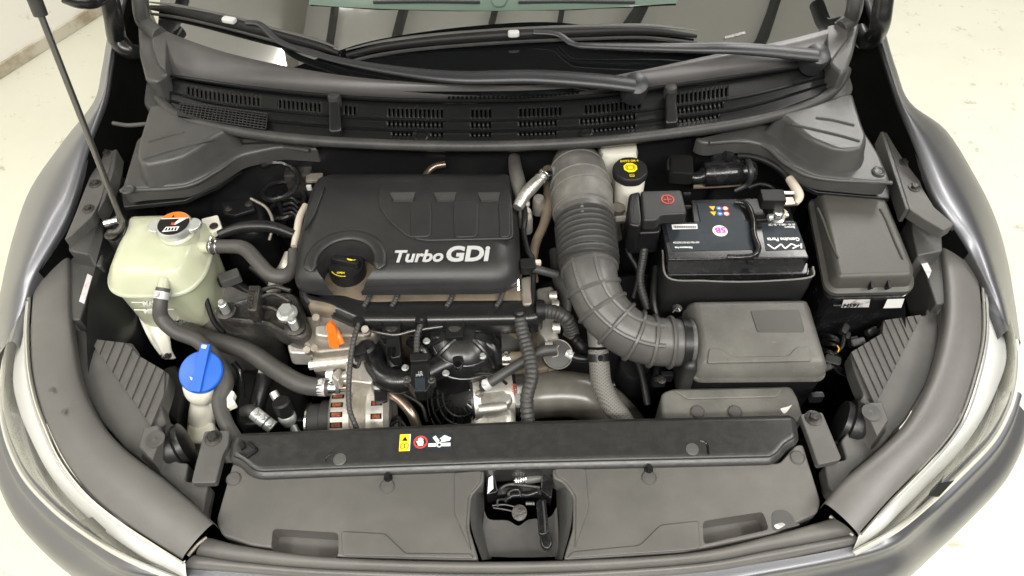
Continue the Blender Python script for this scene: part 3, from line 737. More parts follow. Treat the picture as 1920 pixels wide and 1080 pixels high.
# ---- slatted side covers
def isect(p, d, poly):
    best = None
    for a, b in zip(poly, poly[1:]):
        ex, ey = b[0] - a[0], b[1] - a[1]; den = d[0] * ey - d[1] * ex
        if abs(den) < 1e-6: continue
        t = ((a[0] - p[0]) * ey - (a[1] - p[1]) * ex) / den; u = ((a[0] - p[0]) * d[1] - (a[1] - p[1]) * d[0]) / den
        if t > 2 and -.001 <= u <= 1.001 and (best is None or t < best): best = t
    return (p[0] + d[0] * best, p[1] + d[1] * best) if best else None
def sidecover(out, diag, d, upper, n, stop, stopc, cap):
    c = G().prism(fillet(PP(out, .795), .004, 2), .03, .003).obj('side_cover', 'slat', car)
    e = [(diag[0][0] + (diag[1][0] - diag[0][0]) * k / n, diag[0][1] + (diag[1][1] - diag[0][1]) * k / n) for k in range(n + 1)]
    for k in range(n):
        a, b = e[k], (e[k][0] + (e[k + 1][0] - e[k][0]) * .9, e[k][1] + (e[k + 1][1] - e[k][1]) * .9)
        ta, tb = isect(a, d, upper), isect(b, d, upper)
        if not ta or not tb: continue
        q = [P(*a, .799), P(*b, .802), P(*tb, .802), P(*ta, .799)]
        G().prism(q, .006, .001).obj('slat', 'slat', c)
    s = G().skirt(fillet(PP(stop, .80), .003, 2), [(-.004, -.005), (0, 0), (.002, .02), (.004, .022)]).obj('stop_block', 'slat', c)
    p = P(*stopc, .8225); G().lathe(p, [(.014, 0), (.014, .001), (.011, .001), (.006, -.0), (.0001, .0015)], n=20).obj('stop_dimple', 'side', s)
    p = P(*cap, .775); ax = Vector((-math.copysign(.9, p.x), .42, .12))
    G().lathe(p, [(.036, -.02), (.04, -.012), (.04, 0), (.034, .002), (.034, .010), (.026, .012), (.0001, .012)], axis=ax, n=28).obj('lamp_access_cap', 'black', c)
    return c
sidecover([(134, 618), (161, 619), (164, 634), (248, 643), (249, 660), (317, 700), (314, 722), (302, 760), (313, 800), (332, 866), (353, 868), (348, 902), (391, 906), (384, 940), (380, 964), (352, 935), (300, 890), (234, 840), (190, 790), (160, 735), (143, 680), (134, 640)],
          [(175, 648), (284, 800)], (.42, -1), [(165, 634), (248, 644), (249, 660), (317, 700), (312, 724), (301, 760)], 9,
          [(278, 812), (310, 806), (318, 832), (298, 880), (268, 853)], (291, 824), (338, 838))
sidecover([(1757, 572), (1738, 578), (1737, 590), (1657, 600), (1661, 620), (1594, 661), (1600, 690), (1619, 738), (1609, 760), (1606, 790), (1577, 826), (1587, 861), (1546, 870), (1554, 912), (1568, 930), (1598, 884), (1650, 840), (1700, 786), (1740, 716), (1762, 640)],
          [(1728, 592), (1640, 760)], (-.45, -1), [(1738, 588), (1657, 600), (1661, 620), (1594, 661), (1600, 690), (1619, 738)], 11,
          [(1612, 766), (1645, 763), (1659, 803), (1634, 836), (1610, 786)], (1634, 774), (1586, 795))
# ================================================================== FRONT: cover, radiator beam, latch
fc = thing('front_cover', 'dusty grey plastic cover across the nose of the car around the bonnet latch', 'cover', P(960, 950, .80))
def plate(out, z, h=.035, r=.003, name='panel', m='grey'):
    return G().prism(fillet(PP(out, z), .006, 3), h, r).obj(name, m, fc)
left = plate([(436, 868), (452, 868), (468, 890), (560, 892), (908, 876), (906, 905), (884, 930), (880, 990), (898, 1050), (640, 1044), (470, 1022), (416, 1003), (405, 977)], .800)
right = plate([(1036, 872), (1462, 868), (1492, 834), (1506, 833), (1539, 940), (1533, 962), (1450, 1000), (1280, 1035), (1056, 1050), (1074, 990), (1074, 930), (1056, 905), (1037, 897)], .800)
def pocket(o, px, depth=.05):
    g = G(); t = ccw(fillet(PP(px, .81), .006, 3)); b = [v - V(0, 0, .01 + depth * .6) for v in t]
    g.rings([b, t]); cut(o, g)
pocket(left, [(508, 986), (632, 994), (632, 1039), (504, 1026)])
pocket(right, [(1320, 972), (1434, 954), (1446, 988), (1322, 1016)])
# raised panels that make the step lines
for o, q in ((left, [(640, 996), (722, 1000), (760, 1037), (884, 1038), (888, 1047), (642, 1041)]), (left, [(852, 886), (903, 882), (900, 903), (878, 930), (874, 985), (884, 1034), (852, 962)]),
             (right, [(1074, 1034), (1200, 1022), (1238, 984), (1310, 976), (1312, 1028), (1280, 1032), (1062, 1046)]), (right, [(1040, 878), (1098, 878), (1104, 952), (1078, 1028), (1080, 985), (1080, 928), (1062, 903), (1044, 893)])):
    G().prism(fillet(PP(q, .8025), .004, 2), .004, .0015).obj('raised_panel', 'grey', o)
for (x, y) in ((438, 898), (726, 912), (1217, 896), (1495, 858)): put('push_pin', 'push_pin', P(x, y, .8005), fc)
for (x, y) in ((728, 897), (1216, 881)): put('stop_screw', 'rubber_pip', P(x, y, .8003), fc, sc=.7)
# dried splash on the right
g = G(); g.prism(fillet(PP([(1447, 958), (1472, 955), (1486, 966), (1490, 978), (1502, 984), (1470, 992), (1448, 996)], .8008), .008), .0006, .0002); g.obj('damp_stain', 'side', right)
G().prism(fillet(PP([(1450, 985), (1466, 979), (1474, 984), (1458, 993)], .8014), .006), .0005, .0001).obj('paint_splash', 'paper', right)
# well of the latch: side walls, shroud in front, near-black sheet behind standing in for the shaded depth
for q in ([(885, 905, 908, 915), (882, 940, 908, 950), (884, 990, 912, 1000), (904, 1050, 922, 1048)], [(1072, 905, 1042, 912), (1074, 940, 1044, 948), (1070, 990, 1044, 998), (1054, 1050, 1040, 1048)]):
    G().grid([[P(x0, y0, .799), P((x0 + x1) / 2, (y0 + y1) / 2, .788), P(x1, y1, .762)] for x0, y0, x1, y1 in q], 4, 4).obj('well_wall', 'side', fc, ang=60)
G().grid([[P(908, 958, .772), P(905, 1000, .773), P(908, 1046, .775)], [P(918, 974, .765), P(916, 1006, .767), P(925, 1044, .77)], [P(952, 976, .757), P(952, 1008, .76), P(960, 1045, .765)], [P(972, 986, .757), P(972, 1012, .76), P(978, 1045, .765)], [P(992, 974, .757), P(992, 1008, .76), P(992, 1045, .765)], [P(1030, 970, .765), P(1032, 1004, .767), P(1034, 1044, .77)], [P(1044, 950, .772), P(1047, 998, .773), P(1046, 1044, .775)]], 4, 4).obj('latch_shroud', 'slat', fc, ang=60)
sheet2 = G().add([P(890, 860, .68), P(1060, 856, .68), P(1060, 1040, .68), P(890, 1040, .68)], [[0, 1, 2, 3]]).obj('latch_shade', 'deep', fc)

rb = thing('radiator_beam', 'gloss black plastic beam with a hand and fan warning sticker above the radiator', 'beam', P(960, 830, .81))
BO = [(443, 811), (960, 788), (1484, 776), (1492, 781), (1498, 822), (1478, 832), (1462, 852), (1448, 860), (1280, 864), (960, 871), (640, 882), (488, 888), (470, 884), (448, 864), (430, 858), (432, 826)]
beam = G().skirt(fillet(PP(BO, .815), .008, 3), [(-.003, -.05), (-.003, -.010), (0, -.007), (.004, -.005), (.005, -.0015), (.0075, 0), (.012, .0005)]).obj('beam_top', 'beamp', rb)
for (x, y) in ((637, 861), (1298, 842)): put('push_pin', 'push_pin', P(x, y, .8162), rb, sc=(.9, .9, .6))
tube('moulded_rib', 'gloss', [(610, 866, .8155), (612, 858, .8155), (622, 850, .8155)], 2.5, rb, n=6)
tube('moulded_rib', 'gloss', [(1312, 826, .8155), (1325, 832, .8155), (1328, 852, .8155)], 2.5, rb, n=6)
# square clip at the left end
c = G()
for q in ([(447, 832), (455, 824), (459, 836), (451, 842)], [(466, 826), (480, 838), (476, 841), (463, 830)], [(448, 848), (461, 853), (478, 843), (482, 838), (480, 845), (462, 857)]):
    c.prism(PP(q, .822), .01, .001)
c.obj('cable_clip', 'ink', rb)
# sticker
a, b, dn = P(748, 846, .8168), P(846, 846, .8168), P(752, 814, .8168)
def sticker():
    O = P(748, 846.5, .8162); ex = P(848, 843, .8162) - O; ey = P(752, 815, .8162) - O
    f = Frame(O, ex, ey); w, h = ex.length, ey.length; u = h / 30
    g = f.poly(G(), [(0, 0), (w, 0), (w, h), (0, h)], .0003); pl = g.obj('warning_sticker', 'navy', rb, recalc=False)
    g = f.poly(G(), [(0, 0), (w * .195, 0), (w * .195, h), (0, h)], .0006); g.obj('yellow_field', 'yellow', pl, recalc=False)
    g = f.poly(G(), [(w * .185, 0), (w * .205, 0), (w * .205, h), (w * .185, h)], .0008); g.obj('white_stripe', 'white', pl, recalc=False)
    cx = w * .1
    g = G(); f.poly(g, [(cx - 5 * u, h * .60), (cx + 5 * u, h * .60), (cx, h * .86)], .0009)
    # open book outline
    for q in ((cx - 6, .16, cx - 6, .38), ):
        pass
    for x0 in (-6 * u, 0, 6 * u): f.bar(g, cx + x0, h * .16, cx + x0, h * .40, 1.1 * u, .0009)
    for s in (-1, 1):
        f.bar(g, cx, h * .40, cx + s * 3 * u, h * .44, 1.1 * u, .0009); f.bar(g, cx + s * 3 * u, h * .44, cx + s * 6 * u, h * .40, 1.1 * u, .0009)
        f.bar(g, cx, h * .18, cx + s * 6 * u, h * .16, 1.1 * u, .0009)
    g.obj('warning_symbol', 'ink', pl, recalc=False)
    # crossed-out hand
    hx, hy = w * .40, h * .5
    g = f.ring(G(), hx, hy, 11.5 * u, 2.6 * u, .0007); f.bar(g, hx - 8 * u, hy + 7 * u, hx + 8 * u, hy - 7 * u, 2.4 * u, .0006); g.obj('prohibition_ring', 'red', pl, recalc=False)
    g = G(); f.poly(g, [(hx - 3.5 * u, hy - 7 * u), (hx + 3.5 * u, hy - 7 * u), (hx + 5 * u, hy), (hx + 4 * u, hy + 3 * u), (hx - 4 * u, hy + 3 * u), (hx - 6 * u, hy - 1 * u)], .0009)
    for k, (dx, ln) in enumerate(((-3.2, 4.5), (-1.1, 6), (1.1, 5.6), (3.2, 3.8))): f.bar(g, hx + dx * u, hy + 2 * u, hx + dx * 1.05 * u, hy + (2 + ln) * u, 1.8 * u, .0009)
    f.bar(g, hx - 4.2 * u, hy - 3 * u, hx - 6.6 * u, hy + 2 * u, 1.8 * u, .0009); g.obj('hand_symbol', 'white', pl, recalc=False)
    # fan and hand
    fx, fy = w * .755, h * .30
    g = f.ring(G(), fx, fy, 4.6 * u, 2 * u, .0008)
    f.bar(g, fx + 5 * u, fy, fx + 18 * u, fy, 6 * u, .0008); f.bar(g, fx - 5 * u, fy, fx - 18 * u, fy, 6 * u, .0008); f.bar(g, fx - 2 * u, fy + 5 * u, fx - 9 * u, fy + 15 * u, 6 * u, .0008)
    f.poly(g, [(fx + 1 * u, fy + 4 * u), (fx + 8 * u, fy + 5 * u), (fx + 17 * u, fy + 7 * u), (fx + 19 * u, fy + 12 * u), (fx + 8 * u, fy + 17 * u), (fx + 4 * u, fy + 14 * u), (fx, fy + 11 * u), (fx + 4 * u, fy + 9 * u)], .0008)
    g.obj('fan_symbol', 'white', pl, recalc=False)
    g = G()
    for k in range(4): f.bar(g, fx + (2 + 1.6 * k) * u, fy + (13 - 1.2 * k) * u, fx + (6 + .8 * k) * u, fy + (12 - 1.6 * k) * u, .5 * u, .0010)
    g.obj('finger_line', 'navy', pl, recalc=False)
sticker()
# end plates with a bolt each
for pts, bo, lab in (([(383, 808), (430, 806), (428, 832), (418, 850), (404, 905), (358, 906), (364, 880)], (400, 822), 'grey steel end plate with one bolt beside the left end of the black beam'),
                ([(1500, 776), (1542, 772), (1578, 858), (1574, 863), (1534, 872), (1520, 830)], (1525, 784), 'grey steel end plate with one bolt beside the right end of the black beam')):
    t = thing('end_plate', lab, 'bracket', P(*bo, .812), 'end plates of the radiator beam')
    G().prism(fillet(PP(pts, .812), .004, 3), .012, .002).obj('plate', 'slat', t); put('bolt_black', 'bolt', P(*bo, .812), t, sc=1.0)

# latch
la = thing('bonnet_latch', 'black steel bonnet latch with coil spring and hanging lever at the front centre', 'latch', P(970, 930, .77))
for q in ([(911, 878), (922, 877), (928, 892), (934, 922), (912, 928)], [(1030, 876), (1018, 878), (1016, 905), (1014, 920), (1034, 935), (1038, 900)]):
    G().prism(fillet(PP(q, .785), .003, 2), .03, .0015).obj('side_bracket', 'gloss', la)
tube('bracket_edge', 'wiper', [(911, 878, .787), (922, 878, .787), (926, 890, .787), (932, 918, .785), (940, 918, .783)], 1.2, la, n=6)
tube('bracket_edge', 'wiper', [(1031, 875, .787), (1020, 877, .787), (1017, 893, .787), (1015, 915, .785)], 1.2, la, n=6)
q = PP([(916, 896), (924, 891), (925, 916), (914, 926)], .7865); G().add(q, [[0, 1, 2, 3]]).obj('label', 'white', la)
tube('base_plate', 'gloss', [(925, 925, .76), (970, 918, .76), (1030, 925, .76)], 12, la, n=8)
tube('striker_plate', 'iron', [(934, 920, .779), (952, 909, .779), (980, 910, .779), (1012, 914, .779)], 3, la, n=8)
tube('spring_sleeve', 'slat', [(985, 900, .775), (1016, 895, .775)], 8.5, la)
pts = [V(0, 0, 0)] * 0; a0, b0 = P(963, 902, .775), P(986, 900, .775)
hel = []
for k in range(81):
    t = k / 80; an = 2 * math.pi * 5 * t; p = a0.lerp(b0, t); hel.append(p + V(0, math.sin(an), math.cos(an)) * .0075)
G().tube(hel, .0014, n=6, raw=True).obj('coil_spring', 'steel', la)
tube('pawl', 'gloss', [(945, 940, .772), (958, 930, .772), (975, 928, .772), (990, 928, .775), (1008, 922, .778)], 5, la)
tube('hook', 'gloss', [(955, 936, .772), (955, 922, .774), (972, 918, .774), (978, 932, .773)], 4, la)
tube('release_rod', 'iron', [(923, 948, .768), (945, 946, .768), (965, 950, .768)], 1.5, la, n=6)
tube('release_rod', 'iron', [(925, 952, .766), (945, 955, .766), (968, 960, .766)], 1.5, la, n=6)
G().lathe(P(974, 962, .755), [(.0105, 0), (.011, .003), (.008, .004), (.008, .013), (.0105, .014), (.0105, .017), (.004, .018)], axis=(0, -.3, 1), n=20).obj('pivot', 'iron', la)
tube('clasp', 'iron', [(933, 950, .77), (934, 938, .775), (950, 936, .775)], 2, la, n=6)
tube('pivot_nut', 'iron', [(986, 944, .772), (1002, 944, .772)], 4, la, n=6)
lv = G().prism(fillet(PP([(1005, 940), (1012, 934), (1024, 936), (1029, 998), (1020, 1003), (1010, 1002)], .785), .003, 2), .008, .002).obj('lever', 'gloss', la)
tube('lever_rib', 'wiper', [(1018, 940, .787), (1021, 970, .787), (1022, 998, .787)], 2.2, lv, n=8)
G().prism(fillet(PP([(1013, 1000), (1032, 996), (1037, 1018), (1030, 1030), (1018, 1028), (1012, 1015)], .783), .006, 4), .008, .003).obj('lever_tip', 'gloss', lv)

# ================================================================== COOLANT TANK
tk = thing('coolant_tank', 'translucent cream coolant expansion tank with a metal pressure cap', 'tank', P(300, 500, .78))
TO = [(204, 524), (209, 545), (232, 556), (318, 556), (356, 547), (384, 517), (399, 470), (402, 440), (394, 424), (372, 417), (330, 415), (262, 417), (241, 430), (226, 466)]
to = fillet(PP(TO, .845), .02, 4)
G().skirt(to, [(.016, -.115), (.010, -.10), (.006, -.03), (.004, -.004), (-.001, -.003), (-.002, .003), (.002, .006), (.008, .020), (.018, .034), (.018, .038, .92), (.018, .0415, .78), (.018, .0435, .5), (.018, .044, .2)]).obj('tank_body', 'tank', tk, ang=50)
G().tube([v for v in ccw(to)] + [ccw(to)[0]], .0032, n=8, raw=True).obj('tank_seam', 'tank', tk)
# soft dents of the moulding
cp = P(328, 424, .905)
G().lathe(cp, [(.030, -.03), (.030, -.012), (.026, -.008), (.026, .004)], n=28).obj('filler_neck', 'tank', tk)
cap = G().lathe(cp, [(.026, -.008), (.0285, -.006), (.029, .002), (.027, .006), (.0258, .0065), (.0001, .0065)], n=36).obj('pressure_cap', 'zinc', tk)
for s in (-1, 1):
    G().prism(fillet([cp + V(s * .026, -.017, .004), cp + V(s * .043, -.009, .004), cp + V(s * .043, .009, .004), cp + V(s * .026, .017, .004)], .008), .007, .002).obj('cap_ear', 'zinc', cap)
f = Frame(cp + V(0, 0, .0066), (1, 0, 0), (0, 1, 0))
def seg(a0, a1, r, n=20): return [(r * math.cos(R(a0 + (a1 - a0) * k / n)), r * math.sin(R(a0 + (a1 - a0) * k / n))) for k in range(n + 1)]
f.poly(G(), seg(25, 155, .0255), .0004).obj('orange_print', 'orange', cap, recalc=False)
f.poly(G(), seg(155, 385, .0255), .0004).obj('black_print', 'ink', cap, recalc=False)
g = G(); f.poly(g, [(-.014, -.019), (.010, -.017), (.012, -.008), (-.010, -.008)], .0008); f.poly(g, [(-.001, -.004), (.004, -.004), (.019, .009), (.008, .009)], .0008); f.bar(g, -.022, .0105, .022, .0105, .0015, .0008); g.obj('white_print', 'white', cap, recalc=False)
g = G(); [f.poly(g, [(-.010 + k * .005, -.0165), (-.0065 + k * .005, -.0165), (-.0065 + k * .005, -.010), (-.009 + k * .005, -.010)], .0011) for k in range(4)]; f.poly(g, [(-.006, .013), (-.001, .013), (-.0035, .019)], .0011); g.obj('symbol_print', 'ink', cap, recalc=False)
f.poly(G(), [(-.003, -.004), (.003, -.004), (.003, .001), (-.003, .001)], .0010).obj('red_print', 'red', cap, recalc=False)
tube('outlet', 'tank', [(360, 464, .862), (392, 463, .866)], 11, tk, n=12)
tube('outlet', 'tank', [(308, 525, .868), (306, 545, .868)], 10, tk, n=12)
tube('outlet', 'tank', [(345, 560, .79), (343, 590, .77)], 13, tk, n=12)
# back ear with a bolt, front strap reaching down
e = G().prism(fillet(PP([(376, 410), (408, 402), (416, 428), (396, 437), (384, 425)], .858), .004), .012, .002).obj('mounting_ear', 'cream', tk); put('bolt_black', 'bolt', P(401, 424, .859), e, sc=.6)
rows = [[P(258, 580, .755), P(280, 592, .76), P(305, 588, .755)], [P(270, 610, .735), P(288, 615, .742), P(312, 606, .738)], [P(283, 640, .72), P(297, 645, .727), P(319, 635, .722)], [P(300, 662, .715), P(309, 666, .72), P(322, 655, .716)], [P(303, 672, .71), P(316, 674, .714), P(330, 671, .71)]]
st = G().grid(rows, 4, 4).obj('mounting_strap', 'cream', tk, ang=60, solid=.004); put('bolt_black', 'bolt', P(314, 668, .716), st, sc=.6)
tube('strap_rib', 'cream', [(258, 580, .757), (270, 610, .738), (285, 640, .724), (302, 664, .718)], 3, st, n=8)
# level lettering on the front wall
yfw = P(280, 556, .845).y + .0015
def front_text(s, x, y, size, **k):
    o_ = PY(x, y, yfw); return text('lettering', s, o_, (1, 0, 0), (0, .12, 1), size, 'white', tk, **k)
front_text('MAX', 270, 572, .011, bold=.03, ext=.002); front_text('MIN', 272, 586, .011, bold=.03, ext=.002)
g = G()
for (x0, x1, y) in ((247, 267, 567), (252, 270, 581), (309, 326, 580)):
    g.tube([PY(x0, y, yfw), PY(x1, y, yfw)], .0012, n=6, raw=True)
g.obj('level_mark', 'cream', tk)

# ================================================================== HOSES
def hose(label, m, pts, r, clamps=(), ribs=None, name='hose', group=None, ends=()):
    w = [P(*p) for p in pts]; rp = r if isinstance(r, (list, tuple)) else [r] * len(w); rm = [mpp(w[i]) * rp[i] for i in range(len(w))]
    t = thing(name, label, 'hose' if name != 'cable' else 'cable', w[0], group)
    G().tube(w, rm, n=16, sub=10, ribs=ribs).obj('tube', m, t, ang=60)
    C = cr(w, 10); n = len(C) - 1
    for (f_, kind) in clamps:
        i = min(n - 1, max(1, int(f_ * n))); d = (C[i + 1] - C[i - 1]).normalized(); rr = rm[min(len(rm) - 1, int(f_ * (len(rm) - 1) + .5))]
        if kind == 'spring':
            g = G()
            for s in (-1, 1): g.tube([C[i] + d * s * .005 + q for q in ring3(d, rr * 1.06)], .0014, n=6, raw=True)
            side = d.cross(V(0, 0, 1)).normalized(); up = side.cross(d).normalized()
            for a in (.25, -.25):
                p0 = C[i] + up * rr * 1.05 + side * a * rr
                g.tube([p0, p0 + up * rr * .7], .002, n=6, raw=True)
            g.tube([C[i] + up * rr * 1.7 + side * rr * .25, C[i] + up * rr * 1.7 - side * rr * .25], .0018, n=6, raw=True)
            g.obj('spring_clamp', 'steel', t)
        else:
            g = G().lathe(C[i] - d * .006, [(rr * 1.0, 0), (rr * 1.07, 0), (rr * 1.07, .012), (rr * 1.0, .012)], axis=d, n=24)
            side = d.cross(V(0, 0, 1)).normalized(); up = side.cross(d).normalized()
            g.box(C[i] + up * rr * 1.12, .008, .010, .006)
            g.obj('band_clamp', kind, t)
    return t
def ring3(d, r, n=20):
    u = d.cross(V(0, 0, 1)).normalized(); w = u.cross(d)
    return [u * math.cos(2 * math.pi * k / n) * r + w * math.sin(2 * math.pi * k / n) * r for k in range(n + 1)]
hose('grey hose curving from the tank right side towards the engine cover', 'hose', [(394, 463, .866), (425, 462, .868), (458, 466, .868), (484, 492, .865), (506, 514, .86), (532, 518, .855), (549, 502, .855), (551, 470, .86)], [13, 13, 14, 14, 14, 14, 12, 11], [(.05, 'spring')])
hose('grey hose dropping from the tank front and running past the blue washer cap', 'hose', [(306, 540, .868), (301, 568, .855), (303, 596, .835), (330, 622, .82), (372, 640, .81), (402, 672, .80), (422, 716, .79), (412, 752, .785), (422, 790, .78), (445, 830, .77)], [13, 13, 14, 14, 14, 15, 16, 15, 14, 14], [(.06, 'silver')])
hose('thick grey radiator hose sweeping from under the tank to the copper coloured pipe', 'hose', [(340, 612, .74), (372, 630, .755), (418, 643, .765), (468, 660, .765), (520, 695, .76), (572, 722, .755), (640, 727, .755)], [17, 17, 17, 18, 18, 18, 16], [(.97, 'steel'), (.93, 'silver')])
hose('short pale clamp ended hose stub under the coolant tank', 'hose', [(343, 585, .765), (345, 605, .75), (352, 622, .74)], 17, [(.2, 'steel')])
hose('black sleeved hose behind the coolant tank leading right to the pink pipe', 'black', [(410, 440, .87), (450, 427, .875), (490, 424, .875), (520, 428, .872), (552, 440, .865)], [8, 11, 12, 11, 9])
hose('ribbed black conduit hanging left of the coolant tank', 'black', [(240, 565, .78), (236, 600, .75), (228, 640, .72)], 9, ribs=(.007, .0012), name='conduit')
hose('wide dark intercooler hose curving low behind the black beam', 'ich', [(950, 752, .69), (1010, 742, .70), (1070, 740, .70), (1120, 755, .69), (1170, 800, .66), (1200, 850, .62)], [42, 44, 45, 44, 42, 40], [(.08, 'steel'), (.02, 'black')])
hose('thick ribbed grey conduit running down from the tray end to the beam', 'rubber', [(974, 588, .84), (980, 625, .83), (992, 665, .825), (997, 705, .82), (988, 745, .81), (990, 785, .79), (998, 830, .76)], 12.5, ribs=(.0075, .0016), name='conduit')
hose('short ribbed black conduit bending right from the tray end', 'rubber', [(1012, 583, .838), (1040, 586, .838), (1062, 598, .83), (1072, 622, .80)], 14, ribs=(.0065, .0014), name='conduit')
hose('thin ribbed cable running from the tray left end down over the alternator', 'rubber', [(673, 606, .845), (664, 635, .84), (658, 670, .83), (654, 720, .815), (655, 765, .80), (664, 792, .79), (680, 830, .76)], 5, ribs=(.006, .0009), name='cable')
hose('thin ribbed cable dropping from the tray into the black sensor', 'rubber', [(792, 598, .845), (787, 615, .84), (782, 632, .835), (781, 662, .83)], 5.5, ribs=(.006, .0009), name='cable')
hose('dark hose slanting from the throttle body up to the round valve', 'rubber', [(903, 728, .77), (918, 718, .78), (950, 697, .79), (985, 676, .80), (1015, 659, .81), (1042, 655, .81)], [8, 10, 10, 10, 11, 11], [(.16, 'silver')])
hose('braided grey hose hanging from the intake elbow branch', 'braid', [(1122, 655, .815), (1124, 685, .80), (1128, 720, .785), (1144, 755, .77), (1166, 785, .75), (1180, 810, .73)], 19.5, [(.10, 'black')])
hose('tan dusty hose stub with a square clip beside the black manifold dome', 'tan', [(942, 672, .775), (970, 672, .775), (1000, 670, .77)], 13, [(.15, 'steel')])
hose('olive printed hose leading down from behind the intake duct', 'tan', [(1028, 318, .86), (1034, 345, .86), (1030, 380, .86), (1020, 420, .85), (1005, 455, .845), (1000, 490, .84), (1002, 530, .82)], [12, 15, 13, 9, 9, 8, 8])
hose('dusty foil sleeved pipe standing behind the engine cover corner', 'foil', [(964, 296, .875), (967, 320, .88), (974, 350, .885), (982, 385, .885)], [11, 13, 14, 12])
hose('ribbed foil sleeved pipe slanting down from the intake duct', 'foil', [(1018, 330, .905), (1000, 348, .905), (982, 368, .9), (970, 390, .895)], [10, 12, 12, 10], [(.03, 'spring')], ribs=(.004, .0006))
hose('thin black cable dropping past the engine cover right edge', 'ink', [(982, 380, .88), (984, 410, .88), (982, 435, .87), (990, 470, .87), (1000, 490, .865), (1000, 540, .85), (998, 575, .845)], [6, 6, 5, 5, 5, 5, 5], name='cable')
hose('pale pink insulated pipe against the engine cover left edge', 'beige', [(573, 385, .87), (562, 408, .87), (556, 440, .865), (551, 462, .862)], [6, 7, 7, 6])
hose('black cable with a pale boot running to the battery negative clamp', 'ink', [(1384, 292, .90), (1410, 294, .905), (1440, 304, .905), (1468, 322, .90), (1484, 342, .895)], 6, name='cable')
hose('thin black cable looping behind the battery', 'ink', [(1402, 352, .87), (1425, 345, .872), (1448, 352, .87), (1460, 372, .868)], 4, name='cable')
hose('thin black hose joining the round valve to the braided hose', 'black', [(1066, 664, .79), (1085, 672, .788), (1120, 674, .785)], 7, [(.05, 'silver'), (.9, 'white')])
hose('bare metal coolant pipe behind the engine cover', 'copper', [(790, 345, .86), (800, 325, .865), (815, 312, .87), (835, 308, .87)], 6)
# AC fittings at the front left
hose('bright aluminium air conditioning pipe near the beam left end', 'zinc', [(512, 735, .75), (525, 758, .74), (540, 782, .73), (556, 812, .71)], 8)
hose('black air conditioning hose with a crimped silver end', 'rubber', [(455, 772, .75), (470, 770, .755), (490, 785, .75), (512, 802, .74)], [10, 12, 12, 12], [(.55, 'zinc'), (.72, 'zinc'), (.9, 'zinc')])
v = thing('service_valve', 'capped black service valve on the aluminium pipe', 'valve', P(533, 775, .74))
G().lathe(P(535, 772, .745), [(.012, -.03), (.012, 0), (.0145, .001), (.0145, .022), (.012, .025), (.0001, .025)], axis=(-.1, .25, 1), n=20).obj('valve_cap', 'ink', v)
G().lathe(P(540, 785, .73), [(.011, -.01), (.014, 0), (.014, .008), (.011, .012)], axis=(-.1, .25, 1), n=16).obj('collar', 'zinc', v)
g = G().prism(fillet(PP([(424, 745), (434, 730), (440, 735), (436, 745), (442, 756), (425, 764)], .79), .003), .012, .002); tag(g.obj('hose_clip', 'cream'), 'small cream plastic clip on the hose right of the washer neck', 'clip')
# ================================================================== ENGINE COVER
ec = thing('engine_cover', 'textured black plastic engine cover with silver Turbo GDi lettering', 'cover', P(770, 450, .85))
EO = [(622, 334), (960, 334), (970, 390), (977, 543), (600, 546), (553, 538), (557, 470), (580, 372), (594, 344)]
eo = ccw(PP(EO, .870)); er = [{0: .02, 1: .012, 2: .03, 3: .05, 4: .03, 5: .03, 6: .03, 7: .02, 8: .015}[k if eo[0] != P(*EO[-1], .870) else 8 - k] for k in range(9)]
body = G().skirt(eo, [(.004, -.012), (-.001, -.010), (-.001, -.001), (.002, .003), (.004, .011), (.009, .0185), (.017, .0255), (.028, .0305), (.042, .0332)], fil=(er, 4)).obj('cover_body', 'plast', ec, ang=50)
ocen = P(648, 489, .903)
g = G().lathe(ocen, [(.042, -.06), (.043, -.014), (.049, .0005), (.056, .008)], n=36); cut(body, g)
# crest round the filler opening
crest = []
for k in range(25):
    a = R(-20 + 220 * k / 24); crest.append(ocen + V(.055 * math.cos(a), .055 * math.sin(a), -.001))
G().tube(crest, [.002] + [.0105] * 23 + [.002], n=10, sub=2, flat=.45).obj('filler_crest', 'plast', body, ang=60)
# raised right hand field with its edge line
G().prism(fillet(PP([(712, 343), (950, 340), (958, 360), (962, 400), (964, 447), (795, 451), (762, 442), (728, 412), (709, 384)], .9065), .012, 4), .005, .0025).obj('raised_field', 'plast', ec)
G().prism(fillet(PP([(610, 350), (598, 380), (590, 402), (570, 432), (574, 400), (590, 358), (600, 346)], .9055), .006, 3), .005, .002).obj('raised_field', 'plast', ec)
for (x0, x1, s0, s1) in ((731, 779, 768, 809), (813, 856, 849, 897), (895, 938, 934, 958)):
    g = G()
    a, b, c, d = P(x0 + 7, 375, .9115), P(x1 - 5, 374, .9115), P(x1, 360, .907), P(x0, 361, .907)
    lo = [v - V(0, 0, .006) for v in (a, b, c, d)]
    g.rings([lo, [a, b, c, d]]); g.obj('cylinder_scoop', 'side', ec, ang=20)  # paler plastic than the cover, painting the slope as lit
    G().prism(fillet(PP([(s0, 378), (s1, 377), (s1 - 1, 443), (s0 + 3, 445)], .909), .010, 4), .004, .002).obj('cylinder_pad', 'plast', ec)
b0, b1 = P(735, 492, .9035), P(919, 488.5, .9035); ex = b1 - b0
text('lettering', 'Turbo', b0, ex, (0, 1, 0), .0335, 'silver', ec, bold=.028, shear=.18, ext=.0006, fit=(P(831, 489, .9035) - b0).length)
b2 = P(834, 490, .9035); text('lettering', 'GDi', b2, ex, (0, 1, 0), .042, 'silver', ec, bold=.038, shear=.12, ext=.0006, fit=(b1 - b2).length)
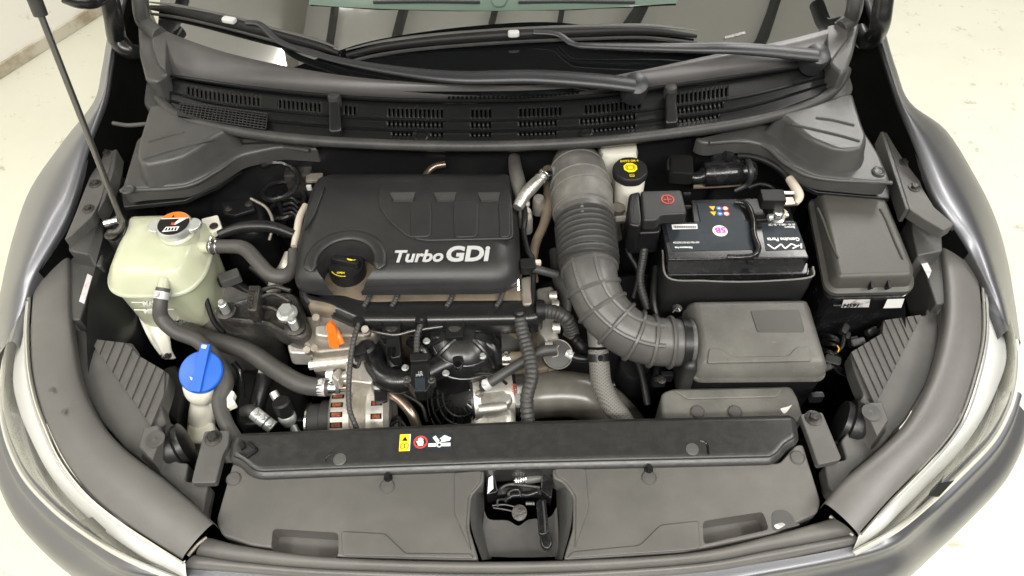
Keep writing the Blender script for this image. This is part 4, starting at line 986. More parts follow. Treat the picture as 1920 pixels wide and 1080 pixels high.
# oil filler cap
oc = thing('oil_cap', 'black oil filler cap with yellow oil can mark sunk in the engine cover opening', 'cap', P(648, 495, .865))
cc = P(649, 497, .866)
G().lathe(cc, [(.030, -.03), (.030, -.004), (.0285, 0), (.010, .002), (.0001, .002)], n=30).obj('cap_disc', 'black', oc)
G().box(cc + V(0, .002, .006), .050, .012, .014, Matrix.Rotation(R(-18), 3, 'Z'), r=.004).obj('cap_grip', 'black', oc)
f = Frame(cc + V(0, 0, .0022), (1, 0, 0), (0, 1, 0))
text('lettering', 'OPEN', cc + V(-.013, -.0195, .0022), (1, -.1, 0), (.1, 1, 0), .005, 'yellow', oc)
f.ring(G(), 0, 0, .0265, .001, a0=215, a1=275).obj('yellow_arc', 'yellow', oc, recalc=False)
g = G(); fo = Frame(cc + Matrix.Rotation(R(-18), 3, 'Z') @ V(.010, .002, .0132), (1, -.3, 0), (.3, 1, 0)); fo.bar(g, -.005, 0, .002, 0, .0028); fo.bar(g, .002, 0, .008, .002, .001); fo.bar(g, -.007, .0008, -.005, .0008, .0012); g.obj('oil_can_mark', 'yellow', oc, recalc=False)

# ================================================================== ENGINE underneath
en = thing('engine', 'dusty cast aluminium engine block and head under the black cover', 'engine', P(780, 600, .6))
G().prism(fillet(PP([(585, 360), (960, 350), (985, 560), (1000, 575), (640, 585), (575, 575)], .845), .01), .45, .01).obj('cylinder_head', 'tan', en)
G().prism(fillet(PP([(590, 552), (1000, 548), (1000, 592), (720, 596), (700, 630), (600, 632)], .822), .008), .05, .006).obj('valve_cover', 'alud', en)
G().prism(fillet(PP([(560, 592), (650, 588), (690, 605), (700, 650), (590, 662), (565, 640)], .815), .008), .12, .006).obj('timing_cover', 'alud', en)
def castblock(pts, z, h, m='alu', r=.004, name='casting'):
    return G().prism(fillet(PP(pts, z), .006, 3), h, r, flare=.002).obj(name, m, en, ang=50)
castblock([(538, 646), (548, 640), (600, 640), (680, 630), (690, 652), (612, 664), (542, 662)], .80, .03)
castblock([(570, 655), (640, 650), (645, 668), (580, 668)], .795, .03, 'alud')
castblock([(640, 640), (690, 625), (702, 655), (698, 720), (650, 715)], .795, .06)
castblock([(590, 610), (625, 606), (640, 620), (612, 632), (590, 628)], .828, .02)
castblock([(612, 690), (640, 680), (700, 690), (700, 712), (640, 716), (612, 708)], .772, .05)
for (x0, y0, x1, y1, r, z) in ((590, 683, 660, 676, 15, .785), (640, 705, 700, 702, 9, .775)):
    G().tube([P(x0, y0, z), P((x0 + x1) / 2, (y0 + y1) / 2, z), P(x1, y1, z)], [mpp(P(x0, y0, z)) * r] * 3, n=18, sub=2).obj('boss', 'alu', en, ang=40)
G().tube([P(580, 685, .785), P(592, 684, .785)], .0075, n=6, sub=1).obj('bolt', 'zinc', en)
G().tube([P(612, 703, .775), P(626, 702, .775)], .0085, n=6, sub=1).obj('bolt', 'zinc', en)
for (x, y, z) in ((597, 600, .832), (688, 622, .83), (690, 627, .82), (580, 660, .80), (594, 657, .80)):
    G().tube([P(x, y, z), P(x, y, z) + V(0, -.006, .016)], .006, n=10, sub=1).obj('bolt', 'alud', en)
castblock([(618, 702), (632, 690), (640, 690), (636, 712), (632, 716)], .79, .02)
for x in (690, 742, 845, 938):
    tube('injector_conduit', 'rubber', [(x - 8, 575, .85), (x, 562, .85), (x + 6, 545, .85)], 4.5, en, ribs=(.005, .001))
castblock([(1005, 540), (1036, 535), (1045, 560), (1040, 600), (1050, 640), (1030, 650), (1010, 620)], .80, .1)
for (x, y) in ((1030, 555), (1034, 572), (1036, 615), (1022, 650)): G().tube([P(x, y, .81), P(x + 14, y, .81)], .009, n=10, sub=1).obj('boss', 'alu', en)
castblock([(975, 520), (998, 515), (1002, 570), (980, 572)], .85, .05, 'alud')
castblock([(960, 560), (1020, 600), (1030, 690), (960, 700), (930, 640)], .74, .1, 'tan')
G().lathe(P(905, 640, .76), [(.07, -.1), (.07, 0), (.06, .02), (.03, .03), (.001, .03)], axis=(.5, -.3, .8), n=24).obj('flywheel_housing', 'slat', en)
# plugs and connectors right of the cover
G().box(P(990, 500, .868), .026, .022, .02, r=.003).obj('connector', 'ink', en)
tube('connector_lead', 'rubber', [(998, 503, .868), (1018, 508, .868), (1045, 515, .86)], 8, en)
G().box(P(1008, 493, .872), .012, .008, .01).obj('connector', 'beige', en)
for (x, y, r) in ((988, 410, .010), (985, 400, .012), (1010, 375, .011)):
    G().lathe(P(x, y, .875), [(r, -.03), (r, 0), (r * .8, .006)], n=12).obj('fitting', 'alu', en)
tube('dipstick_rod', 'steel', [(970, 517, .865), (972, 545, .855)], 3, en, n=8)

# dipstick
ds = thing('dipstick', 'bright orange dipstick handle in front of the wiring tray', 'dipstick', P(630, 630, .82))
p = P(624, 628, .845)
dsl = [(-.008, -.02), (.006, -.022), (.008, -.014), (.006, .018), (0, .026), (-.007, .02)]
top = [p + V(x, -.003 + y * .35, y * .95) for x, y in dsl]; bot = [v + V(0, .007, -.003) for v in top]
G().rings([bot, top]).obj('handle', 'orange', ds)
tube('handle_neck', 'orange', [(628, 620, .846), (636, 632, .84), (641, 644, .832)], 5.5, ds, n=10)

# wiring tray with brackets
tr_ = thing('wiring_tray', 'long smooth black wiring tray below the front edge of the engine cover', 'tray', P(780, 590, .83))
G().skirt(fillet(PP([(556, 532), (560, 556), (572, 570), (610, 577), (640, 590), (668, 603), (800, 603), (1000, 600), (1018, 594), (1014, 566), (985, 554), (800, 555), (700, 557), (672, 553), (650, 545), (600, 543)], .845), .012, 3), [(-.001, -.035), (-.001, -.014), (.001, -.007), (.005, -.002), (.010, 0), (.016, .001)]).obj('trough', 'satin', tr_, ang=50)
for (x0, x1) in ((718, 752), (836, 870)):
    b_ = G()
    for x in (x0, x1): b_.box(P(x, 612, .826), .004, .014, .03)
    b_.box(P((x0 + x1) / 2, 630, .818), mpp(P(x0, 630, .818)) * (x1 - x0), .02, .022)
    bo = b_.obj('bracket', 'black', tr_); G().lathe(P((x0 + x1) / 2, 613, .828), [(.011, -.008), (.011, .002), (.006, .004)], n=12).obj('bolt', 'iron', bo)
for (x, y) in ((672, 605), (790, 602), (974, 590)):
    G().lathe(P(x, y, .842), [(.009, -.014), (.010, 0), (.009, .006)], n=14).obj('outlet_collar', 'ink', tr_)
G().lathe(P(1012, 582, .838), [(.016, -.006), (.018, 0), (.016, .008)], axis=(1, 0, 0), n=18).obj('outlet_collar', 'ink', tr_)

# engine mount
em = thing('engine_mount', 'black cast iron engine mount with three bolts beside the coolant tank', 'bracket', P(490, 590, .8))
MO = [(404, 572), (408, 590), (418, 598), (500, 606), (540, 628), (556, 634), (576, 628), (580, 610), (570, 590), (560, 560), (548, 548), (500, 548), (470, 556), (430, 566)]
G().skirt(fillet(PP(MO, .83), .008, 3), [(-.002, -.035), (-.002, -.006), (0, -.002), (.003, .001), (.006, 0), (.012, -.005)]).obj('casting', 'iron', em, ang=40)
G().prism(fillet(PP([(466, 534), (488, 534), (481, 582), (463, 582)], .862), .003, 2), .05, .003).obj('rib_block', 'iron', em)
for pts in ([(492, 575, .84), (515, 580, .842), (540, 600, .84)], [(490, 556, .848), (515, 552, .85), (545, 566, .845)], [(488, 545, .85), (515, 538, .852), (545, 545, .85)]):
    tube('cast_rib', 'iron', pts, 4, em, n=8)
text('lettering', '62750I', P(472, 578, .8625), (-.05, 1, 0), (-1, 0, 0), .013, 'iron', em, ext=.001)
for (x, y) in ((424, 584), (553, 614)):
    put('nut_black', 'nut', P(x, y, .832), em); put('stud', 'stud', P(x, y, .838), em)
put('nut_black', 'nut', P(539, 592, .836), em); put('bolt_zinc', 'bolt', P(539, 588, .845), em, sc=1.55)
G().lathe(P(440, 600, .70), [(.06, -.15), (.064, 0), (.06, .03), (.045, .045)], n=30).obj('mount_cup', 'duct2', em)
G().add([P(403, 583, .832), P(408, 580, .832), P(410, 585, .832), P(405, 588, .832)], [[0, 1, 2, 3]]).obj('paint_dot', 'yellow', em)

# copper coloured pipe with bracket
cpz = thing('coolant_pipe', 'tarnished copper coloured metal pipe bending over the alternator', 'pipe', P(700, 725, .75))
tube('pipe', 'copper', [(634, 727, .755), (672, 725, .755), (700, 726, .755), (728, 736, .755), (752, 752, .75), (772, 776, .74), (784, 806, .72)], [9, 9, 9, 10, 10, 10, 10], cpz)
G().prism(fillet(PP([(700, 708), (712, 703), (724, 706), (726, 752), (702, 754)], .772), .005), .006, .0015).obj('holder', 'black', cpz); put('bolt_zinc', 'bolt', P(709, 719, .773), cpz, sc=1.15)

# intake manifold
im = thing('intake_manifold', 'glossy black plastic intake manifold with curved runners in front of the engine', 'manifold', P(830, 680, .75))
tube('runner', 'satin', [(712, 655, .78), (702, 680, .785), (718, 706, .785), (752, 714, .785), (795, 702, .785), (835, 682, .785), (880, 676, .78), (918, 686, .755), (930, 706, .73)], [18, 22, 23, 24, 24, 26, 30, 27, 22], im, n=20)
tube('runner', 'satin', [(720, 640, .80), (735, 655, .80), (742, 690, .79)], [12, 15, 14], im, n=16)
rows = []
c0 = P(866, 650, .775)
dome = G().lathe(c0, [(.062, -.06), (.064, 0), (.061, .016), (.050, .031), (.034, .041), (.016, .045), (.001, .0455)], axis=(.15, -.1, 1), n=36).obj('dome', 'satin', im, ang=60)
for k in range(11):
    a = R(-40 + k * 26); ax = Vector((.15, -.1, 1)).normalized()
    pr = [(.065, 0), (.0615, .017), (.0505, .032), (.034, .042), (.018, .046)]
    u = (V(1, 0, 0) - ax * ax.x).normalized(); w_ = ax.cross(u)
    G().tube([c0 + ax * h + (u * math.cos(a) + w_ * math.sin(a)) * r for r, h in pr], .0034, n=6, sub=4).obj('dome_rib', 'satin', dome)
for r_, h_ in ((.0635, .010), (.051, .031)):
    G().tube([c0 + Vector((.15, -.1, 1)).normalized() * h_ + q * 1.0 for q in ring3(Vector((.15, -.1, 1)).normalized(), r_, 36)], .0016, n=6, raw=True).obj('dome_rib', 'satin', dome)
# ribbed plenum fan below
pc = P(876, 742, .705)
fan = G().lathe(pc, [(.001, .022), (.02, .022), (.032, .018), (.062, .006), (.086, -.015), (.088, -.05)], axis=(-.45, -.42, .8), n=36).obj('plenum', 'black', im, ang=60)
ax = Vector((-.45, -.42, .8)).normalized(); u = (V(1, 0, 0) - ax * ax.x).normalized(); w_ = ax.cross(u)
for k in range(16):
    a = 2 * math.pi * k / 16
    G().tube([pc + ax * (h + .003) + (u * math.cos(a) + w_ * math.sin(a)) * r for r, h in [(.02, .022), (.034, .017), (.062, .007), (.086, -.014)]], .0022, n=6, sub=3).obj('plenum_rib', 'satin', fan)
for r_, h_ in ((.034, .018), (.048, .0125), (.064, .006), (.085, -.014)):
    G().tube([pc + ax * (h_ + .003) + (u * math.cos(t) + w_ * math.sin(t)) * r_ for t in [2 * math.pi * k / 36 for k in range(37)]], .0022, n=6, raw=True).obj('plenum_ring', 'satin', fan)
G().prism(fillet(PP([(848, 668), (869, 667), (868, 684), (859, 692), (849, 685)], .818), .004), .008, .0015).obj('lug', 'satin', im)
G().lathe(P(858, 683, .8185), [(.0055, 0), (.0055, .0006), (.0001, .0007)], n=14).obj('lug_hole', 'deep', im)
for pts in ([(724, 625), (748, 622), (752, 668), (735, 672), (724, 660)], ):
    G().prism(fillet(PP(pts, .822), .003, 2), .06, .002).obj('guide', 'black', im)
for x in (729, 738): G().box(P(x, 660, .8235), .005, .018, .002).obj('guide_slot', 'deep', im)
# pressure sensor
se = thing('pressure_sensor', 'black pressure sensor block with green flecked screws on the manifold', 'sensor', P(787, 700, .81))
G().prism(fillet(PP([(770, 664), (803, 663), (805, 706), (812, 716), (806, 722), (800, 734), (778, 735), (770, 724), (762, 716), (770, 706)], .828), .003, 2), .025, .002).obj('sensor_body', 'black', se)
G().prism(fillet(PP([(768, 662), (804, 661), (803, 676), (769, 678)], .838), .003, 2), .02, .002).obj('plug', 'ink', se)
G().prism(fillet(PP([(777, 708), (797, 707), (798, 732), (779, 733)], .830), .002, 2), .004, .0008).obj('label_plate', 'navy', se)
text('lettering', '10', P(783, 702, .8285), (1, 0, 0), (0, 1, 0), .007, 'silver', se)
text('lettering', '392M', P(779, 706, .8285), (1, 0, 0), (0, 1, 0), .005, 'silver', se)
for (x, y) in ((764, 714), (810, 715)):
    s_ = G().lathe(P(x, y, .826), [(.006, -.01), (.006, .004), (.004, .005), (.0035, .002), (.0001, .002)], n=14).obj('screw', 'iron', se)
    G().prism(fillet(PP([(x - 5, y - 8), (x, y - 10), (x + 3, y - 6), (x - 3, y - 3)], .829), .001, 2), .002, .0005).obj('paint_fleck', M['green'], s_)

# camshaft sensor plug between cable and manifold
cs = thing('cam_sensor', 'small black plug sensor with a looped lead on the aluminium housing', 'sensor', P(675, 665, .81))
G().box(P(675, 662, .82), .022, .02, .022, Matrix.Rotation(R(15), 3, 'Z'), r=.003).obj('plug', 'ink', cs)
G().lathe(P(688, 655, .815), [(.014, -.02), (.014, .008), (.01, .012)], n=16).obj('sensor_body', 'black', cs)
tube('lead', 'ink', [(675, 676, .82), (670, 688, .815), (660, 684, .815)], 3.5, cs, n=8)

# alternator
al = thing('alternator', 'silver alternator with copper windings showing behind the black beam', 'alternator', P(680, 780, .70))
A0, A1 = P(628, 795, .70), P(738, 790, .70); axd = (A1 - A0).normalized()
L = (A1 - A0).length; ra = .062
G().lathe(A0, [(.03, 0), (ra * .9, .001), (ra, .006), (ra, L * .36), (ra * .97, L * .37)], axis=axd, n=36).obj('front_housing', 'alu', al)
G().lathe(A0 + axd * L * .37, [(ra * .94, 0), (ra * .94, L * .25)], axis=axd, n=36).obj('stator', 'alud', al)
G().lathe(A0 + axd * L * .62, [(ra * .97, 0), (ra, .002), (ra, L * .30), (ra * .85, L * .38), (.02, L * .39)], axis=axd, n=36).obj('rear_housing', 'alu', al)
u = V(0, 0, 1); u = (u - axd * u.dot(axd)).normalized(); w_ = axd.cross(u)
for s0, s1, ang in ((.06, .26, range(-60, 130, 15)), (.72, .9, range(-40, 130, 20))):
    for a in ang:
        q = []
        for aa, rr2, l_ in ((a - 4, ra + .0006, s0), (a - 4, ra + .0006, s1), (a + 4, ra + .0006, s1), (a + 4, ra + .0006, s0)):
            q.append(A0 + axd * L * l_ + (u * math.cos(R(aa)) + w_ * math.sin(R(aa))) * rr2)
        m_ = sum(q, Vector()) / 4
        G().add(q, [[0, 1, 2, 3]]).obj('vent_slot', 'deep', al)
        q2 = [m_ + (v - m_) * .75 + (m_ - (A0 + axd * L * (s0 + s1) / 2)).normalized() * .0006 for v in q]
        G().add(q2, [[0, 1, 2, 3]]).obj('winding', 'coil', al)
G().lathe(A0 - axd * .028, [(.028, -.012), (.034, -.011), (.035, .008), (.04, .01), (.04, .026), (.03, .027)], axis=axd, n=32).obj('pulley', 'rubber', al)
G().lathe(A0 - axd * .042, [(.026, 0), (.036, 0), (.0365, .003), (.034, .004)], axis=axd, n=32).obj('pulley_rim', 'steel', al)
tube('wire', 'ink', [(735, 790, .73), (745, 782, .74), (752, 795, .74), (745, 810, .73)], 4, al, n=8)
tube('wire', 'ink', [(730, 800, .735), (748, 788, .745), (760, 800, .74)], 3, al, n=8)

# throttle body
tb = thing('throttle_body', 'bare aluminium throttle body between manifold and dark hose', 'throttle body', P(925, 745, .70))
T0, T1 = P(888, 750, .705), P(968, 742, .705); ax2 = (T1 - T0).normalized()
G().lathe(T0, [(.03, 0), (.052, .001), (.052, .012), (.042, .016), (.042, .05), (.044, .054), (.044, .066), (.03, .067)], axis=ax2, n=32).obj('barrel', 'alu', tb, ang=40)
G().prism(fillet(PP([(890, 728), (915, 720), (960, 725), (962, 752), (945, 762), (896, 765)], .745), .008), .06, .006).obj('casting', 'alu', tb)
tube('motor_barrel', 'alu', [(898, 768, .745), (935, 764, .745), (950, 762, .745)], [9, 10, 8], tb)
G().lathe(P(925, 792, .715), [(.035, -.03), (.036, 0), (.03, .008), (.02, .011), (.001, .012)], axis=(0, -.3, 1), n=28).obj('gear_cover', 'alu', tb)
G().lathe(P(884, 748, .70), [(.03, 0), (.056, 0), (.056, .014), (.03, .014)], axis=ax2, n=28).obj('gasket_flange', 'black', tb)
tube('nipple', 'alud', [(903, 735, .76), (896, 738, .765), (900, 742, .75)], 5, tb, n=10)
g = G().lathe(P(968, 742, .70), [(.045, 0), (.051, 0), (.051, .014), (.045, .014)], axis=ax2, n=32); g.obj('band_clamp', 'steel', tb)
G().box(P(974, 752, .752), .012, .02, .01, r=.002).obj('clamp_screw', 'zinc', tb)
text('lettering', '11/11', P(968, 742, .752), (0, 1, 0), (-1, 0, 0), .010, 'red', tb)

# round vacuum valve
vv = thing('check_valve', 'round black check valve with a wire clip at the hose end', 'valve', P(1046, 662, .79))
G().lathe(P(1046, 664, .79), [(.022, -.03), (.024, 0), (.023, .003), (.012, .004), (.0001, .004)], axis=(.1, -.45, .9), n=30).obj('valve_body', 'rubber', vv)
G().tube([P(1046, 664, .795) + q for q in ring3(Vector((.1, -.45, .9)).normalized(), .0235, 28)], .001, n=6, raw=True).obj('rim', 'alud', vv)
tube('wire_clip', 'alud', [(1036, 670, .808), (1046, 666, .812), (1045, 655, .815), (1040, 646, .815)], 1.2, vv, n=6)
tube('wire_clip', 'alud', [(1041, 656, .815), (1048, 648, .815)], 1.2, vv, n=6)
# plug bundle above it
pb = thing('gearbox_plug', 'brass coloured plug and black boot on the gearbox below the duct', 'connector', P(1075, 630, .76))
tube('brass_fitting', 'tan', [(1062, 620, .77), (1080, 632, .77)], 11, pb); tube('boot', 'ink', [(1076, 635, .77), (1090, 650, .765), (1100, 668, .75)], 12, pb, ribs=(.008, .001))

# ================================================================== INTAKE DUCT
du = thing('intake_duct', 'grey dusty intake duct with bellows and ribbed elbow right of the engine', 'duct', P(1095, 450, .8))
D1 = [(1078, 296, .875), (1082, 318, .885), (1088, 350, .89), (1092, 380, .89), (1095, 412, .888)]
tube('upper_elbow', 'duct2', D1, [36, 50, 55, 57, 54], du, n=32, ang=60)
def hoop(g, p, d, r, w): g.tube([p + q for q in ring3(d, r, 40)], w, n=6, raw=True)
def along(pts, t):
    C = cr([P(*p) for p in pts], 20); i = min(len(C) - 2, int(t * (len(C) - 1))); return C[i], (C[i + 1] - C[i]).normalized()
for t, rpx in ((.3, 51), (.5, 55), (.66, 57), (.9, 56)):
    p, d = along(D1, t); g = G(); hoop(g, p, d, mpp(p) * rpx, .0022); g.obj('hoop_rib', 'duct2', du)
tube('spine_rib', 'duct2', [(1083, 310, .918), (1087, 340, .929), (1090, 372, .933), (1092, 398, .931)], 3.5, du, n=8)
for s, x in ((-1, 1050), (1, 1130)): pass
tube('side_port', 'duct2', [(1062, 322, .90), (1044, 326, .90), (1034, 328, .90)], [20, 17, 17], du, n=18)
tube('port_pipe', 'gloss', [(1036, 328, .90), (1018, 332, .90)], 9, du, n=14)
D2 = [(1095, 404, .888), (1099, 445, .886), (1103, 480, .884), (1105, 505, .88)]
tube('bellows', 'rubber', D2, [53, 53, 53, 52], du, ribs=(.0108, .011, .16, .93), n=32, ang=60)
p, d = along(D2, .08); g = G().lathe(p - d * .004, [(mpp(p) * 50, 0), (mpp(p) * 56, 0), (mpp(p) * 56, .010), (mpp(p) * 50, .010)], axis=d, n=40); g.obj('band_clamp', 'duct', du)
p, d = along(D2, .18)
D3 = [(1104, 498, .882), (1108, 520, .878), (1116, 548, .868), (1135, 585, .855), (1172, 620, .842), (1215, 638, .832), (1262, 642, .828), (1296, 643, .826)]
tube('lower_elbow', 'duct', D3, [51, 50, 49, 48, 47, 46, 45, 44], du, n=32, ang=60)
for t in (.06, .26, .40, .52, .63, .74, .84):
    p, d = along(D3, t); g = G(); hoop(g, p, d, mpp(p) * (51 - 5 * t), .0036); g.obj('hoop_rib', 'duct', du)
def top_line(pts, t0, t1, dr, n=12):
    out = []
    for k in range(n):
        t = t0 + (t1 - t0) * k / (n - 1); p, d = along(pts, t); side = d.cross(V(0, 0, 1)).normalized(); up = side.cross(d).normalized()
        out.append(p + (up * math.cos(dr) + side * math.sin(dr)) * mpp(p) * (50 - 5 * t))
    return out
for dr in (-.1, .75): G().tube(top_line(D3, .03, .78, dr), .0038, n=8, sub=2).obj('spine_rib', 'duct', du)
tube('branch', 'duct', [(1118, 585, .845), (1121, 610, .835), (1122, 650, .815)], [26, 22, 19], du, n=18)
p, d = along(D3, .9); G().lathe(p, [(mpp(p) * 42, 0), (mpp(p) * 49, 0), (mpp(p) * 49, .012), (mpp(p) * 42, .012)], axis=d, n=40).obj('band_clamp', 'black', du)
tube('clamp_tail', 'steel', [(1262, 585, .86), (1270, 577, .868), (1275, 584, .866)], 2, du, n=6)

# ================================================================== AIR FILTER BOX
ab = thing('air_filter_box', 'grey black air filter box with a bare label recess joined to the duct', 'filter box', P(1420, 640, .75))
G().prism(fillet(PP([(1292, 600), (1505, 575), (1545, 690), (1545, 706), (1300, 708)], .80), .01), .14, .006, flare=-.006).obj('lower_box', 'black', ab)
lid = G().skirt(PP([(1281, 575), (1512, 572), (1552, 706), (1302, 708)], .815), [(-.002, -.012), (-.002, -.006), (0, -.004), (0, 0), (.002, .012), (.009, .024), (.014, .028), (.020, .029)], fil=(.016, 4)).obj('lid', 'lid', ab, ang=45)
G().prism(fillet(PP([(1330, 653), (1352, 653), (1372, 669), (1478, 667), (1494, 650), (1518, 650), (1522, 676), (1326, 680)], .8465), .004, 2), .004, .0015).obj('raised_panel', 'lid', lid)
G().prism(fillet(PP([(1407, 582), (1498, 580), (1509, 622), (1420, 622)], .8453), .003, 2), .003, .001).obj('label_recess', 'lidf', lid)
G().prism(fillet(PP([(1268, 600), (1300, 592), (1314, 640), (1310, 692), (1285, 690)], .835), .02, 4), .08, .012).obj('inlet_boss', 'plast', ab)
for (x, y) in ((1270, 578), (1240, 712)):
    put('bolt_black', 'bolt', P(x, y, .845 if y < 600 else .78), ab, sc=.6)
for (x, y) in ((1236, 716), (1530, 745), (1250, 706)):
    G().box(P(x, y, .77), .02, .01, .02).obj('clip', 'black', ab)
rs = thing('resonator', 'flat grey resonator box between the air filter box and the black beam', 'air box', P(1370, 755, .74))
G().prism(fillet(PP([(1240, 735), (1262, 727), (1484, 722), (1497, 745), (1508, 785), (1500, 790), (1242, 792)], .775), .008, 3), .12, .006).obj('box', 'lid', rs)
G().prism(fillet(PP([(1262, 731), (1470, 726), (1458, 744), (1290, 748)], .7785), .004, 2), .005, .002).obj('raised_panel', 'lid', rs)
for x in (1308, 1378): put('push_pin', 'knob', P(x, 772, .7765), rs)
G().prism(fillet(PP([(1462, 766), (1478, 762), (1486, 758), (1480, 766), (1476, 772), (1470, 776), (1466, 771)], .7765), .002, 2), .001, .0003).obj('paint_splash', 'paper', rs)

# ================================================================== BATTERY
bt = thing('battery', 'black car battery with dark navy labels and round 5B sticker', 'battery', P(1380, 440, .7))
BZ = .868
G().prism(fillet(PP([(1240, 418), (1490, 412), (1518, 483), (1252, 487)], BZ), .003, 2), .030, .0025).obj('lid', 'gloss', bt)
G().prism(fillet(PP([(1296, 374), (1420, 371), (1440, 412), (1300, 417)], BZ - .002), .003, 2), .03, .002).obj('lid_rear', 'black', bt)
G().prism(fillet(PP([(1240, 385), (1478, 378), (1520, 512), (1516, 516), (1252, 520)], BZ - .026), .004, 3), .16, .002).obj('case', 'gloss', bt)
f = P(1252, 487, BZ); ZL = BZ + .0006
def lab(px, name, m='navy', z=ZL, par=bt): return G().add([P(x, y, z) for x, y in px], [list(range(len(px)))]).obj(name, m, par, recalc=False)
L1 = lab([(1260, 471), (1248, 420), (1300, 417), (1405, 414), (1413, 468)], 'label'); L1b = lab([(1314, 417), (1307, 382), (1384, 380), (1396, 414.5)], 'label', z=BZ + .0003); L2 = lab([(1427, 418), (1492, 416), (1511, 467), (1436, 470)], 'label')
# upside down print (reads from behind the car)
def utext(s, x, y, size, m, par, x2=None, y2=None, **k):
    o_ = P(x, y, ZL); d = (P(x - 50, y + .5, ZL) - o_); k['fit'] = mpp(o_) * x2
    return text('lettering', s, o_, d, (d.y, -d.x, 0) if False else (0, -1, 0), size, m, par, **k)
c_ = P(1350, 433, ZL); fr = Frame(c_, (-1, 0, 0), (0, -1, 0))
st5 = fr.disc(G(), 0, 0, .0125, .0004).obj('round_sticker', 'white', bt, recalc=False)
text('lettering', '5B', c_ + V(.0095, .0062, .0006), (-1, 0, 0), (0, -1, 0), .0165, 'magenta', st5, bold=.03)
bc = lab([(1259, 421), (1307, 420), (1308, 429), (1261, 430)], 'barcode', 'white', ZL + .0005)
g = G()
for k in range(30):
    x = 1263 + k * 1.4; w = .5 + .5 * ((k * 7) % 3) / 2
    g.add([P(x, 423, ZL + .0009), P(x + w, 423, ZL + .0009), P(x + w + .6, 428, ZL + .0009), P(x + .6, 428, ZL + .0009)], [[0, 1, 2, 3]])
g.obj('bars', 'ink', bc, recalc=False)
utext('AGM VRLA FOR ISG FUNCTION', 1311, 453.5, .0052, 'white', L1, x2=49); utext('Maintenance free', 1298, 463, .0058, 'white', L1, x2=33, bold=.02)
utext('60 Ah - 680 A - En 12V', 1490, 420, .0060, 'white', L2, x2=50); utext('Battery', 1490, 424.5, .0075, 'white', L2, x2=20); utext('Genuine Parts', 1498, 446, .0105, 'white', L2, x2=60, bold=.02)
# the angular three letter mark, upside down
kx = Frame(P(1502, 457, ZL), (-1, .02, 0), (0, -1, 0)); g = G(); s_ = .0105
for (x0, y0, x1, y1) in ((0, 0, .18, 1), (.28, .34, 1.25, 1), (.62, .55, 1.2, 0), (1.2, 0, 2.15, 1), (2.15, 1, 2.45, 0), (2.45, 0, 3.45, 1), (3.45, 1, 4.1, 0)):
    kx.bar(g, x0 * .0135, y0 * .0105, x1 * .0135, y1 * .0105, .0026)
g.obj('logo', 'white', L2, recalc=False)
# hazard signs, upside down
g1, g2, g3 = G(), G(), G()
for r, y in ((0, 391), (1, 401)):
    q = P(1336 + r * 2, y, ZL); kf = Frame(q, (1, 0, 0), (0, 1, 0)); kf.poly(g1, [(-.0055, .005), (0, -.005), (.0055, .005)], .0004)
    q = P(1348 + r * 2, y, ZL); Frame(q, (1, 0, 0), (0, 1, 0)).disc(g2, 0, 0, .005, .0004)
    q = P(1360 + r * 2, y, ZL); Frame(q, (1, 0, 0), (0, 1, 0)).ring(g3, 0, 0, .0053, .0016, .0005)
g1.obj('hazard_triangle', 'amber', L1b, recalc=False); g2.obj('blue_sign', 'bluep', L1b, recalc=False); g3.obj('red_sign', 'red', L1b, recalc=False)
g = G()
for r, y in ((0, 391), (1, 401)):
    Frame(P(1360 + r * 2, y, ZL), (1, 0, 0), (0, 1, 0)).disc(g, 0, 0, .0045, .0003)
    kf = Frame(P(1348 + r * 2, y, ZL), (1, 0, 0), (0, 1, 0)); kf.bar(g, -.002, 0, .002, 0, .0025, .0007)
g.obj('sign_ground', 'white', L1b, recalc=False)
# carrying handle
tube('handle', 'gloss', [(1378, 378, BZ + .004), (1400, 384, BZ + .006), (1412, 410, BZ + .007), (1414, 440, BZ + .007), (1422, 465, BZ + .007), (1414, 478, BZ + .006), (1392, 482, BZ + .005), (1364, 482, BZ + .003)], 5.5, bt, n=10)
G().box(P(1408, 491, BZ - .004), .016, .006, .01).obj('handle_clip', 'gloss', bt)
yfr = P(1380, 486, BZ).y - .0015
# lower ledge of the case
rows = [(1251, 504), (1514, 501), (1513, 512), (1253, 516)]
G().prism(fillet(PP([(1250, 495), (1516, 492), (1515, 513), (1252, 516)], BZ - .020), .004, 3), .012, .002).obj('ledge', 'gloss', bt)
# clamps
tm = G().lathe(P(1457, 405, BZ + .004), [(.014, -.02), (.014, -.003), (.010, -.001), (.010, .012), (.008, .014), (.0001, .014)], n=24).obj('negative_terminal', 'steel', bt)
tube('clamp_arm', 'zinc', [(1440, 408, BZ + .002), (1457, 406, BZ + .002), (1478, 403, BZ + .004)], [6, 8, 4], tm, n=10)
G().lathe(P(1464, 408, BZ), [(.008, 0), (.008, .014), (.005, .016)], n=6).obj('clamp_nut', 'beige', tm)
sb = thing('battery_sensor', 'black battery sensor block with bronze strap on the negative terminal', 'sensor', P(1445, 378, .88))
G().box(P(1447, 374, .895), .04, .028, .022, Matrix.Rotation(R(-4), 3, 'Z'), r=.002).obj('sensor_body', 'ink', sb)
G().box(P(1478, 378, .895), .022, .02, .005).obj('strap', 'copper', sb)
tube('bolt', 'zinc', [(1462, 362, .90), (1488, 362, .90)], 4, sb, n=10)
tube('boot', 'beige', [(1480, 335, .897), (1490, 350, .897), (1498, 368, .892), (1492, 382, .888)], [8, 9, 9, 5], sb, n=12)
